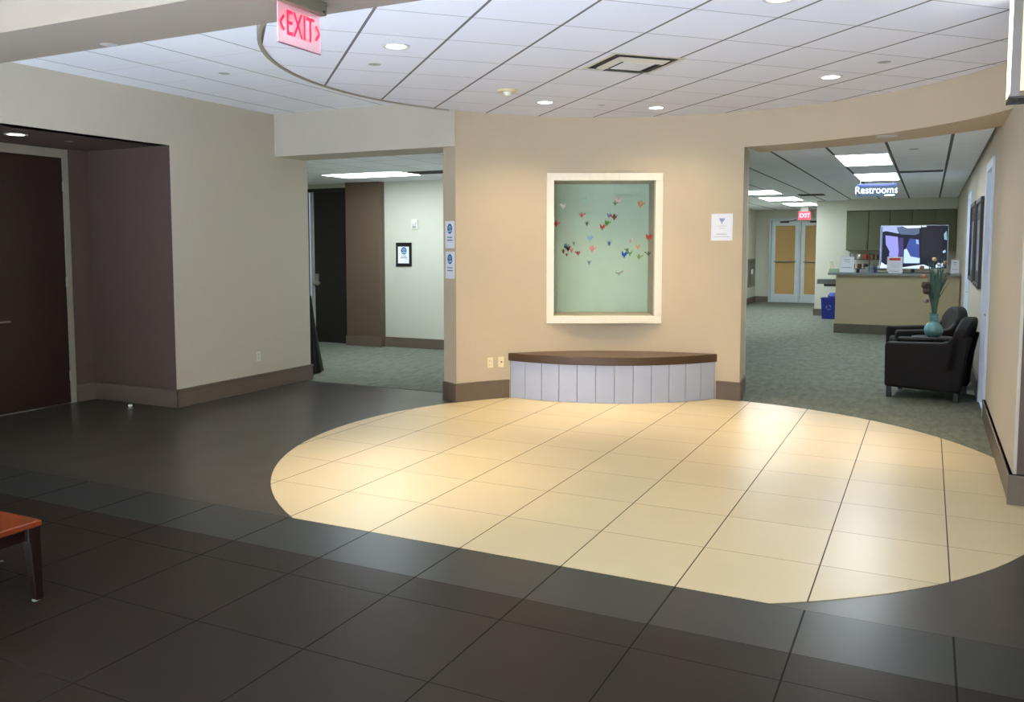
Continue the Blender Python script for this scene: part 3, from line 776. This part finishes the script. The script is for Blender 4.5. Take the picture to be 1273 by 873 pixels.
# two framed pictures on the right wall
PICM = M('dark_picture_print', (58, 56, 58), .25, var=.5, scale=9)
for (y0, y1, z0, z1, lab) in ((10.95, 12.15, 1.19, 2.24, 'dark framed picture on the lobby wall, the one nearer the white door'), (12.45, 13.7, 1.21, 2.26, 'dark framed picture on the lobby wall, the one farther down the wall')):
    t = thing('framed_picture', lab, 'picture', (RW, (y0+y1)/2, (z0+z1)/2), 0, 'framed pictures on the lobby wall')
    a, c = (y1-y0)/2, (z1-z0)/2
    b = B().box(-.035, 0, -a, a, c-.05, c).box(-.035, 0, -a, a, -c, -c+.05).box(-.035, 0, -a, -a+.05, -c+.05, c-.05).box(-.035, 0, a-.05, a, -c+.05, c-.05)
    b.make('frame', BLACK, t, bevel=.004)
    B().box(-.015, 0, -a+.05, a-.05, -c+.05, c-.05).make('print', PICM, t)
    B().box(-.017, -.0155, -a+.25, a-.3, -c+.2, c-.25).make('mount', M('grey_mount', (96, 98, 102), .3), t)

# ------------------------------------------------------------------ armchairs (front faces -x)
def armchair(label, loc, rz):
    t = thing('armchair', label, 'armchair', loc, rz, 'black armchairs in the lobby')
    W = .37; t.scale = (.88, 1, 1)
    # body: boxy base under the seat
    B().box(-.43, .38, -W+.01, W-.01, .13, .36).make('seat_base', ARM, t, bevel=.02, seg=3)
    B().box(-.45, .20, -W+.12, W-.12, .36, .50).make('seat_cushion', ARM, t, bevel=.045, seg=4)
    for s in (-1, 1):
        # arm: side profile in x-z, swept across the arm's width
        prof = [(-.46, .12), (.40, .10), (.45, .50), (.50, .72), (.30, .72), (.24, .655), (.18, .635), (-.44, .615), (-.47, .59)]
        y0, y1 = sorted((s*W, s*(W-.13)))
        Mx = Matrix(((1, 0, 0, 0), (0, 0, -1, 0), (0, 1, 0, 0), (0, 0, 0, 1)))
        b = B().prism(prof, -y1, -y0).xf(Mx)
        b.make('armrest', ARM, t, bevel=.03, seg=3)
    # back: leaning slab with a rounded top, seen from the front as an arch
    n = 20; pts = []
    for i in range(n+1):
        u = -1+2*i/n; pts.append((u*(W), .76+.145*(1-abs(u)**2.6)))
    poly = [(-W, .30)]+pts+[(W, .30)]
    b = B(); f0 = []; f1 = []
    for (y, z) in poly:
        lean = .30*(z-.30)
        f0.append(b.bm.verts.new((.17+lean, y, z))); f1.append(b.bm.verts.new((.34+lean*1.0-.02*(z-.3), y, z)))
    b.bm.faces.new(f0); b.bm.faces.new(f1[::-1]); k = len(poly)
    for i in range(k): b.bm.faces.new((f0[i], f0[(i+1) % k], f1[(i+1) % k], f1[i]))
    b.make('backrest', ARM, t, bevel=.04, seg=4)
    for x, y in ((-.41, -W+.05), (-.41, W-.05), (.35, -W+.05), (.35, W-.05)):
        B().prism([(x-.028, y-.028), (x+.028, y-.028), (x+.028, y+.028), (x-.028, y+.028)], 0, .135).make('leg', BLACK, t, bevel=.004)
    return t
armchair('black leather armchair with curved back, nearest to the round tiled floor', (.055, 10.52, .004), rad(-9))
armchair('black leather armchair with curved back standing beyond the flower vase', (-.01, 12.12, .004), rad(12))
# side table between the chairs, vase on it
t = thing('side_table', 'small dark side table between the two armchairs', 'side table', (.08, 11.33, .004))
TBM = M('dark_table_wood', (40, 30, 28), .35)
B().lathe([(0, .56), (.24, .56), (.245, .57), (.24, .585), (0, .585)], 32).make('table_top', TBM, t)
B().lathe([(0, 0), (.16, 0), (.16, .015), (.03, .03), (.025, .55), (.05, .56), (0, .56)], 24).make('pedestal', TBM, t)
vz = .59
t = thing('vase', 'teal ceramic vase with round belly and narrow neck between the armchairs', 'vase', (.08, 11.33, vz))
VS = M('teal_glaze', (104, 150, 152), .2, var=.35, scale=25, coat=.5)
B().lathe([(0, 0), (.06, 0), (.095, .03), (.108, .075), (.10, .12), (.07, .16), (.045, .185), (.045, .20), (.052, .205), (.045, .212), (.045, .225), (.052, .23), (.046, .238), (.044, .27), (.055, .285), (.048, .285), (.038, .27), (.035, .2), (0, .19)], 32).make('body', VS, t, smooth=True)
ft = thing('flower_arrangement', 'dried flower and grass arrangement standing in the teal vase', 'flowers', (.08, 11.33, vz+.2))
GR = M('dusty_green_stems', (70, 96, 84), .6, var=.3, scale=30); rd = random.Random(5)
b = B()
for i in range(34):
    a = rd.uniform(0, 2*PI); sp = rd.uniform(.02, .16); h = rd.uniform(.45, .78)
    b.tube([(.012*math.cos(a), .012*math.sin(a), 0), (.03*math.cos(a), .03*math.sin(a), .25), (.05*math.cos(a), .05*math.sin(a), h*.6), (sp*math.cos(a), sp*math.sin(a), h)], [.004, .005, .006, .002], 5)
b.make('stems', GR, ft)
b = B()
for i in range(30):
    a = rd.uniform(0, 2*PI); h0 = rd.uniform(.08, .3); L = rd.uniform(.25, .45); w = rd.uniform(.012, .022); r0 = .03; r1 = rd.uniform(.04, .15)
    ca, sa = math.cos(a), math.sin(a); px_, py_ = -sa*w, ca*w
    V = []
    for k in range(5):
        u = k/4; r = r0+(r1-r0)*u*u; ww = math.sin(PI*(.12+.88*u))*1.0
        V += [(r*ca+px_*ww, r*sa+py_*ww, h0+L*u), (r*ca-px_*ww, r*sa-py_*ww, h0+L*u)]
    b.faces(V, [(2*k, 2*k+1, 2*k+3, 2*k+2) for k in range(4)])
b.make('leaves', M('grey_green_leaves', (84, 116, 100), .6, var=.3, scale=20), ft, fix=False)
fl = [(-.13, .02, .52, .030, (216, 150, 112), 'peach blossom'), (-.10, -.05, .40, .055, (70, 50, 46), 'dark seed head'), (-.15, .03, .62, .03, (150, 84, 70), 'rust blossom'), (-.09, .0, .22, .035, (150, 128, 138), 'mauve blossom'),
      (-.02, .06, .72, .03, (206, 176, 140), 'straw blossom'), (.10, .02, .68, .03, (150, 130, 110), 'tan blossom'), (-.08, .06, .33, .06, (90, 66, 56), 'brown seed head'), (.03, -.05, .66, .026, (196, 196, 180), 'pale blossom'), (.13, -.03, .55, .025, (120, 110, 80), 'olive seed head')]
for x, y, z, r, c3, nm in fl:
    b = B()
    for k in range(9):
        a = 2*PI*k/9; cx, cy = x+.5*r*math.cos(a), y+.5*r*math.sin(a)
        b.lathe([(0, -.4*r), (.35*r, -.1*r), (.42*r, .35*r), (.2*r, .8*r), (0, .9*r)], 6, (cx, cy, z+(.25*r if k % 2 else 0)))
    b.lathe([(0, -.5*r), (.4*r, 0), (.3*r, .7*r), (0, .8*r)], 8, (x, y, z))
    o = b.make('blossom', M(nm.replace(' ', '_'), c3, .7, var=.2, scale=60), ft); o['label'] = nm

# ------------------------------------------------------------------ reception counter
t = thing('reception_counter', 'beige reception counter with dark base and grey top in front of the cabinets', 'counter', (-.52, 17.75, .004))
CP = M('counter_paint', (186, 172, 136), .6, var=.03)
B().box(-1.08, 1.04, -.28, .25, .17, 1.12).make('body', CP, t, bevel=.004)
B().box(-1.095, 1.04, -.295, .26, 0, .18).make('plinth', M('counter_plinth', (92, 88, 74), .6), t, bevel=.003)
B().box(-1.22, 1.04, -.38, .34, 1.12, 1.165).make('counter_top', M('grey_laminate', (124, 130, 124), .3, var=.05), t, bevel=.006)
# little shelf and bin at the end
t = thing('wall_shelf', 'small grey ledge projecting left of the reception counter above the blue bin', 'shelf', (-1.78, 17.95, .93))
B().box(-.20, .19, -.16, .2, 0, .10).make('ledge', M('grey_ledge', (126, 132, 122), .4), t, bevel=.01)
B().box(-.08, .185, -.06, .18, -.05, 0).make('bracket', DARKMET, t, bevel=.01)
bq = hit(1030.5, 396.5, (0, 0, 0), (0, 0, 1))
t = thing('recycling_bin', 'blue plastic bin on the carpet at the left end of the reception counter', 'bin', (bq.x, bq.y, .004))
BL = M('blue_plastic', (28, 44, 132), .4)
b = B(); outer = [(-.17, -.15), (.17, -.15), (.17, .15), (-.17, .15)]
def loft(b, secs):
    rows = [[b.bm.verts.new((x*s, y*s, z)) for x, y in outer] for s, z in secs]
    for A_, D_ in zip(rows, rows[1:]):
        for i in range(4): b.bm.faces.new((A_[i], A_[(i+1) % 4], D_[(i+1) % 4], D_[i]))
    b.bm.faces.new(rows[0][::-1]); b.bm.faces.new(rows[-1])
loft(b, [(.85, 0), (1.0, .46), (1.06, .46), (1.06, .49), (.98, .49), (.95, .44), (.84, .02)])
b.make('body', BL, t, bevel=.004)
b = B()
for i in range(3):
    s0, s1 = i*2*PI/3, i*2*PI/3+1.5
    pts = [(.05*math.cos(s0+(s1-s0)*k/5), -.158-.004, .27+.05*math.sin(s0+(s1-s0)*k/5)) for k in range(6)]
    swoosh(b, [(p[0], p[2]) for p in pts], .02, -.162)
b.make('arrows_mark', M('pale_blue_mark', (120, 140, 210), .5), t, fix=False)
b = B().lathe([(0, .44), (.08, .46), (.12, .53), (.07, .60), (0, .61)], 10, (.07, .02, 0)); b.make('bin_liner', M('blue_liner', (60, 78, 160), .5), t, smooth=False)
# cabinets behind
CAB = M('olive_cabinet', (104, 108, 82), .55, var=.06, scale=3)
xs = [-1.75, -1.27, -.82, -.36, .10, RW-.01]
cabl = ['leftmost of the row over the back counter', 'second in the row from the left end', 'third in the row, mostly over the television', 'fourth in the row, over the television\'s right half', 'last in the row, against the right wall']
for i in range(5):
    x0, x1 = xs[i], xs[i+1]
    t = thing('wall_cabinet', 'olive wall cabinet, '+cabl[i], 'cabinet', ((x0+x1)/2, 21.42, 1.58), 0, 'olive wall cabinets behind reception')
    w = (x1-x0)/2-.002
    B().box(-w, w, -.155, .17, 0, .91).make('carcass', CAB, t, bevel=.002)
    dd = B().box(-w+.006, w-.006, -.178, -.157, .006, .904).make('door', CAB, t, bevel=.004)
    B().box(w-.05, w-.04, -.195, -.178, .05, .15).make('handle', DARKMET, dd)
t = thing('back_counter', 'low back counter along the wall behind reception', 'counter', (-.6, 21.25, .004))
B().box(-1.15, 1.13, -.25, .32, .1, .88).make('body', CAB, t, bevel=.004)
B().box(-1.15, 1.13, -.18, .32, 0, .1).make('plinth', BASE, t)
B().box(-1.17, 1.13, -.28, .32, .88, .92).make('counter_top', M('dark_laminate', (70, 64, 58), .4), t, bevel=.004)
t = thing('supply_rack', 'dark wire rack of small supplies on the back counter under the cabinets', 'rack', (-1.23, 21.2, .925))
b = B()
for z in (0, .22, .44): b.box(-.42, .42, -.12, .12, z, z+.012)
for x in (-.42, 0, .41):
    for y in (-.12, .11): b.box(x, x+.01, y, y+.01, 0, .58)
b.make('frame', M('brown_rack', (66, 54, 48), .5), t)
pal = [('red', (170, 50, 46)), ('grey', (150, 150, 150)), ('brown', (110, 74, 54)), ('white', (210, 206, 200)), ('black', (40, 36, 36))]
rd = random.Random(11)
for lv, z in enumerate((.235, .455)):
    for k in range(6):
        nm, c3 = pal[(k*2+lv) % 5]
        x = -.35+k*.14
        o = B().lathe([(0, 0), (.045, 0), (.05, .04), (.05, .09), (.035, .11), (0, .115)], 12).make('supply_jar', M('jar_'+nm, c3, .5), None)
        o.location = (-1.23+x, 21.2, .925+z)
        tag(o, f'{nm} jar on the {"middle" if lv == 0 else "top"} tier of the dark rack, {["first","second","third","fourth","fifth","sixth"][k]} from its left end', 'jar', 'jars on the supply rack')

# items on the counter
CT = 1.169
def at(px, y=17.6): 
    q = hit(px, 338, (0, y, 0), (0, 1, 0)); return q.x
t = thing('tissue_box', 'pale green tissue box at the left end of the reception counter', 'tissue box', (at(1036.5, 17.55), 17.55, CT))
B().box(-.09, .09, -.06, .06, 0, .07).make('box', M('pale_green_card', (176, 206, 176), .7), t, bevel=.004)
b = B().faces([(-.05, -.02, .068), (.03, -.03, .068), (.02, .03, .068), (-.045, .03, .068), (-.09, -.02, .20), (-.03, -.03, .225), (-.02, .02, .20), (-.08, .03, .19)],
              [(0, 1, 5, 4), (1, 2, 6, 5), (2, 3, 7, 6), (3, 0, 4, 7), (4, 5, 6, 7)])
b.make('tissue', M('tissue_paper', (240, 234, 206), .8), t)
def stand_sign(label, px, w, h, y, tilt, red=False, name='sign_holder'):
    t = thing(name, label, 'sign', (at(px, y), y, CT), 0, 'upright signs on the reception counter')
    Rm = Matrix.Rotation(-tilt, 4, 'X')
    B().box(-w/2, w/2, 0, .006, 0, h).xf(Rm).make('sheet', PAPER, t)
    B().box(-w/2, w/2, -.02, .07, 0, .006).make('foot', M('clear_acrylic_foot', (190, 196, 196), .2), t)
    b = B(); k = -.001
    if red:
        b.box(-w*.36, w*.36, -.0015, -.0002, h*.78, h*.92).xf(Rm).make('red_heading', INKR, t)
        b = B(); scribble(b, -w*.3, w*.3, h*.12, h*.05, -.001, 14, 5); b.xf(Rm).make('print_lines', BLACK, t, fix=False)
        b = B()
        for z in (.62, .5, .38): scribble(b, -w*.3, w*.3, h*z, h*.03, -.001, 18, z)
        b.xf(Rm).make('fine_print', INKG, t, fix=False)
    else:
        scribble(b, -w*.2, w*.2, h*.8, h*.07, -.001, 9, 2)
        b.xf(Rm).make('heading_line', INKG, t, fix=False); b = B(); scribble(b, -w*.16, w*.2, h*.66, h*.05, -.001, 9, 6)
        b.xf(Rm).make('print_line', INKG, t, fix=False); b = B()
        b.faces([(-w*.36, -.001, h*.30), (w*.34, -.001, h*.30), (w*.34, -.001, h*.325), (-w*.36, -.001, h*.325)], [(0, 1, 2, 3)])
        b.xf(Rm).make('rule_line', INKG, t, fix=False)
    return t
stand_sign('white notice in an upright holder, left of the television on the reception counter', 1052.5, .26, .31, 17.58, .12)
stand_sign('white notice with a red heading, standing in front of the television', 1112, .27, .31, 17.52, .14, True)
stand_sign('narrow white card standing at the right end of the reception counter', 1187, .13, .26, 17.58, .1)
# pamphlet heap: small blue-grey items between notice and TV
for k, (px, w, dd, h, c3, lab) in enumerate(((1066.5, .055, .07, .06, (34, 34, 38), 'small black box beside the white notice on the counter'), (1072, .065, .08, .05, (150, 146, 172), 'small lilac box second from the white notice on the counter'), (1077.5, .065, .08, .10, (146, 160, 150), 'small grey green box in the middle of the counter clutter'), (1083, .06, .07, .12, (110, 134, 156), 'small blue grey box right of the grey green one on the counter'), (1088.3, .06, .07, .10, (58, 66, 100), 'small navy box beside the television edge on the counter'))):
    t = thing('small_box', lab, 'box', (at(px, 17.5), 17.5, CT), 0, 'small boxes on the counter')
    B().box(-w/2, w/2, -dd/2, dd/2, 0, h).make('carton', M('carton_%d' % k, c3, .6), t, bevel=.004)
    B().box(-w/2-.002, w/2+.002, -dd/2-.002, dd/2+.002, h, h+.012).make('lid', M('carton_lid_%d' % k, tuple(min(255, int(x*1.2)+12) for x in c3), .6), t, bevel=.002)
t = thing('desk_pad', 'low grey tray on the counter below the television, left side', 'tray', (at(1097, 17.48), 17.48, CT))
B().box(-.10, .10, -.05, .05, 0, .03).make('tray_body', M('grey_tray', (112, 116, 100), .5), t, bevel=.004)
B().box(-.08, .08, -.035, .035, .03, .034).make('paper_stack', PAPER, t)

# television: flat emissive shapes in blues set on the screen
tx = at(1134.5, 17.85)
t = thing('television', 'flat screen television on the reception counter with bright blue areas on its screen', 'television', (tx, 17.85, CT))
w, h0, h1 = .585, .075, .905
B().box(-w, w, -.015, .03, h0, h1).make('housing', BLACK, t, bevel=.006)
b = B().box(-w, w, -.022, -.015, h1-.012, h1).box(-w, w, -.022, -.015, h0, h0+.014).box(-w, -w+.012, -.022, -.015, h0, h1).box(w-.012, w, -.022, -.015, h0, h1)
b.make('bezel', M('silver_bezel', (170, 180, 180), .3, .4), t)
b = B().box(-.3, .3, -.10, .12, 0, .012).box(-.03, .03, 0, .02, .0, .12)
b.make('stand', BLACK, t, bevel=.004)
SCR = E('screen_dark_blue', (16, 18, 40), .9, (8, 8, 12))
sc = B().box(-w+.012, w-.012, -.017, -.0155, h0+.014, h1-.012).make('screen', SCR, t)
def spoly(pts, col, st, nm, k):
    """flat emissive coloured area on the screen, x/y in 0..100 of the screen"""
    b = B(); W_, H_ = 2*(w-.012), h1-h0-.026
    V = [(-w+.012+W_*x/100, -.0172-.0003*k, h1-.012-H_*y/100) for x, y in pts]
    b.faces(V, [tuple(range(len(V)))]); b.make('screen_area', E(nm, col, st, (10, 10, 10)), sc, fix=False)
spoly([(0, 0), (30, 0), (34, 12), (26, 18), (8, 12), (2, 14)], (176, 190, 240), 1, 'screen_a', 1)
spoly([(24, 3), (58, 1), (58, 18), (52, 22), (30, 20), (25, 12)], (92, 106, 140), 1, 'screen_b', 2)
spoly([(30, 0), (60, 0), (60, 5), (40, 6)], (226, 234, 250), 1.1, 'screen_c', 3)
spoly([(7, 22), (26, 26), (28, 60), (26, 92), (12, 92), (14, 60), (8, 44)], (150, 152, 234), 1.1, 'screen_d', 4)
spoly([(28, 28), (34, 28), (36, 84), (28, 86)], (72, 60, 120), 1, 'screen_e', 5)
spoly([(44, 30), (58, 32), (60, 88), (36, 90), (37, 60)], (60, 80, 160), 1, 'screen_f', 6)
spoly([(53, 32), (57, 33), (58, 44), (54, 42)], (160, 190, 240), 1, 'screen_g', 7)
spoly([(36, 56), (40, 54), (46, 72), (60, 76), (60, 88), (36, 88)], (190, 216, 252), 1.15, 'screen_h', 8)
spoly([(0, 98), (2, 86), (8, 92), (20, 92), (30, 96), (30, 100), (0, 100)], (214, 236, 255), 1.2, 'screen_i', 9)
spoly([(34, 98), (56, 93), (66, 91), (78, 98), (78, 100), (34, 100)], (206, 232, 255), 1.2, 'screen_j', 10)
spoly([(62, 6), (92, 6), (92, 78), (62, 74)], (36, 32, 44), .9, 'screen_k', 11)
spoly([(94, 20), (98, 12), (99, 34), (95, 32)], (140, 176, 196), 1, 'screen_l', 12)
spoly([(93, 60), (97, 56), (98, 62), (94, 64)], (176, 206, 240), 1, 'screen_m', 13)
spoly([(84, 92), (88, 86), (90, 92), (94, 86), (95, 96), (90, 98), (84, 98)], (206, 232, 255), 1.2, 'screen_n', 14)
spoly([(61, 0), (68, 0), (68, 3), (61, 3)], (230, 236, 250), 1.1, 'screen_o', 15)
spoly([(0, 2), (2.5, 2), (2.2, 84), (0, 90)], (120, 136, 190), .9, 'screen_p', 16)

# restrooms sign
t = thing('restrooms_sign', 'hanging Restrooms sign with glowing white letters below the lobby ceiling', 'sign', (-.80, 14.15, 2.748))
q0 = hit(1065, 230, (0, 14.15, 0), (0, 1, 0)); q1 = hit(1114, 243, (0, 14.15, 0), (0, 1, 0))
x0, x1, z0, z1 = q0.x+.80, q1.x+.80, q1.z-2.755, q0.z-2.755
t.rotation_euler = (0, 0, 0)
B().box(x0, x1, -.012, .012, z0, z1-.02).make('sign_panel', E('blue_lit_panel', (70, 104, 140), .5, (10, 14, 20)), t, bevel=.003)
B().box(x0, x1, -.02, .02, z1-.02, z1+.015).make('top_rail', M('navy_rail', (50, 62, 120), .4), t, bevel=.003)
b = B()
for x in (x0+.05, x1-.05): b.tube([(x, 0, z1), (x, 0, 0)], .004, 6)
b.make('hanger_rod', METAL, t)
LET = E('white_lit_letters', (236, 250, 255), 1.1)
lt = text_mesh('lettering', 'Restrooms', .155, LET, t, ((x0+x1)/2, -.014, (z0+z1)/2+.005), (PI/2, 0, 0), .001, sx=.88, offset=-.0005)
B().box(x1-.16, x1-.02, -.015, -.0125, z0+.004, z0+.022).make('underline_mark', LET, t)

# far exit sign
q0 = hit(992.5, 263.2, (0, 24, 0), (0, 1, 0)); q1 = hit(1008, 273.2, (0, 24, 0), (0, 1, 0))
t = thing('exit_sign', 'small glowing red EXIT sign in front of the far glass doors', 'exit sign', ((q0.x+q1.x)/2, 24, 2.755))
w = (q1.x-q0.x)/2; z0, z1 = q1.z-2.755, q0.z-2.755
B().box(-w, w, -.02, .02, z0, z1).make('housing', E('red_sign_glow', (200, 20, 40), .7), t, bevel=.005)
B().box(-w*.6, w*.6, -.03, .03, z1, 0).make('canopy_housing', M('sign_mount', (130, 126, 116), .5), t)
text_mesh('lettering', 'EXIT', .16, E('pale_red_letters', (255, 130, 150), 1.6), t, (0, -.022, (z0+z1)/2), (PI/2, 0, 0), .001, sx=.82, offset=.002)

# far glass doors with tan-papered glass
dr = struct(B().box(-4.29, -4.23, 26.14, 26.25, 0, 2.50).box(-3.43, -3.39, 26.14, 26.25, 0, 2.42).box(-2.5, -2.45, 26.14, 26.25, 0, 2.42).box(-4.23, -2.45, 26.14, 26.25, 2.42, 2.50).make('door_5', M('aluminium_frame', (196, 206, 210), .4, .3), bevel=.004))
AL = M('aluminium_stile', (204, 214, 218), .4, .3); TAN = M('tan_papered_glass', (196, 158, 96), .5, var=.04)
for (x0, x1, side) in ((-4.23, -3.43, 1), (-3.39, -2.5, -1)):
    b = B().box(x0+.01, x0+.12, 26.16, 26.2, .01, 2.41).box(x1-.12, x1-.01, 26.16, 26.2, .01, 2.41).box(x0+.12, x1-.12, 26.16, 26.2, 2.28, 2.41).box(x0+.12, x1-.12, 26.16, 26.2, .01, .26)
    lf = b.make('door_leaf', AL, dr, bevel=.003)
    B().box(x0+.12, x1-.12, 26.175, 26.185, .26, 2.28).make('papered_glass', TAN, lf)
    B().tube([(x0+.08, 26.11, 1.22), (x1-.08, 26.11, 1.22)], .016, 8).make('push_bar', METAL, lf)
    b = B().box(x0+.25, x0+.5, 26.11, 26.16, 2.36, 2.41).tube([(x0+.4, 26.10, 2.4), (x0+.62, 26.04, 2.42), (x0+.7, 26.14, 2.45)], .01, 6); b.make('door_closer', DARKMET, lf)
# extinguisher cabinet
t = thing('extinguisher_cabinet', 'recessed metal extinguisher cabinet on the far left lobby wall', 'cabinet', (-4.69, 25.6, .48))
B().box(-.02, .03, -.55, .45, 0, .82).make('frame', M('cabinet_metal', (120, 112, 96), .4, .5), t, bevel=.004)
B().box(.03, .034, -.40, .3, .08, .74).make('door', M('cabinet_glass', (60, 56, 50), .2), t)
B().box(.034, .05, -.2, .0, .38, .52).make('label_plate', PAPER, t)
q = hit(950, 278, (-4.69, 0, 0), (1, 0, 0))

# ------------------------------------------------------------------ coffee table at the lower left
t = thing('coffee_table', 'low reddish cherry wood table with tapered legs at the lower left edge', 'table', (-4.385, 2.045, 0))
hx, hy = .66, .50; TT = .388
B().box(-hx, hx, -hy, hy, TT-.028, TT).make('table_top', WOODR, t, bevel=.006, seg=3)
b = B()
for y in (-hy+.03, hy-.055): b.box(-hx+.03, hx-.03, y, y+.025, TT-.09, TT-.028)
for x in (-hx+.03, hx-.055): b.box(x, x+.025, -hy+.03, hy-.03, TT-.09, TT-.028)
b.make('apron', WOODD, t)
for sx in (-1, 1):
    for sy in (-1, 1):
        b = B(); X0, Y0 = sx*(hx-.005), sy*(hy-.005)
        def sec(w, z):
            xs_ = sorted((X0, X0-sx*w)); ys_ = sorted((Y0, Y0-sy*w))
            return [b.bm.verts.new(v) for v in ((xs_[0], ys_[0], z), (xs_[1], ys_[0], z), (xs_[1], ys_[1], z), (xs_[0], ys_[1], z))]
        rows = [sec(.036, 0.008), sec(.038, .02), sec(.056, TT-.10), sec(.064, TT-.09), sec(.064, TT-.027)]
        for A_, D_ in zip(rows, rows[1:]):
            for i in range(4): b.bm.faces.new((A_[i], A_[(i+1) % 4], D_[(i+1) % 4], D_[i]))
        b.bm.faces.new(rows[0]); b.bm.faces.new(rows[-1])
        lg = b.make('leg', WOODD, t, bevel=.004)
        B().lathe([(0, 0), (.016, 0), (.016, .009), (0, .009)], 12, (X0-sx*.025, Y0-sy*.025, 0)).make('glide', M('clear_glide', (150, 160, 150), .3), lg)
b = B()
b.tube([(hx-.06, .30, TT-.10), (hx-.15, .22, TT-.125), (hx-.25, .12, TT-.11), (hx-.35, .0, TT-.09)], .004, 6)
cab = b.tube([(hx-.04, .33, TT-.15), (hx-.16, .22, TT-.155), (hx-.28, .08, TT-.15), (hx-.42, -.1, TT-.16)], .004, 6).make('cable', BLACK, t)
cab['label'] = 'thin black cable under the table top'

# ------------------------------------------------------------------ light
# daylight through the entrance glazing behind the camera
lamp('sun', 'SUN', (-1.9, -9, 8), 100, (.68, .82, 1.0), None, (rad(61), 0, rad(3)), angle=rad(.6))
lamp('daylight', 'AREA', (-1.9, -4.3, 1.5), 200, (.74, .86, 1.0), None, (rad(90), 0, 0), shape='RECTANGLE', size=8.4, size_y=2.7)
w = bpy.data.worlds.new('sky'); scn.world = w; w.use_nodes = True
w.node_tree.nodes['Background'].inputs[0].default_value = (.55, .7, 1, 1); w.node_tree.nodes['Background'].inputs[1].default_value = .6

# ------------------------------------------------------------------ camera
cd_ = bpy.data.cameras.new('camera'); co = bpy.data.objects.new('camera', cd_); COL.objects.link(co)
co.location = cam; co.rotation_euler = (PI/2-PITCH, 0, -YAW)
cd_.sensor_width = 36; cd_.lens = F/1273*36; cd_.shift_y = -(436.5-387.26)/1273; cd_.clip_end = 100
scn.camera = co
scn.view_settings.view_transform = 'Standard'; scn.view_settings.look = 'None'; scn.view_settings.gamma = 1
scn.view_settings.use_curve_mapping = False; scn.view_settings.exposure = 0.12
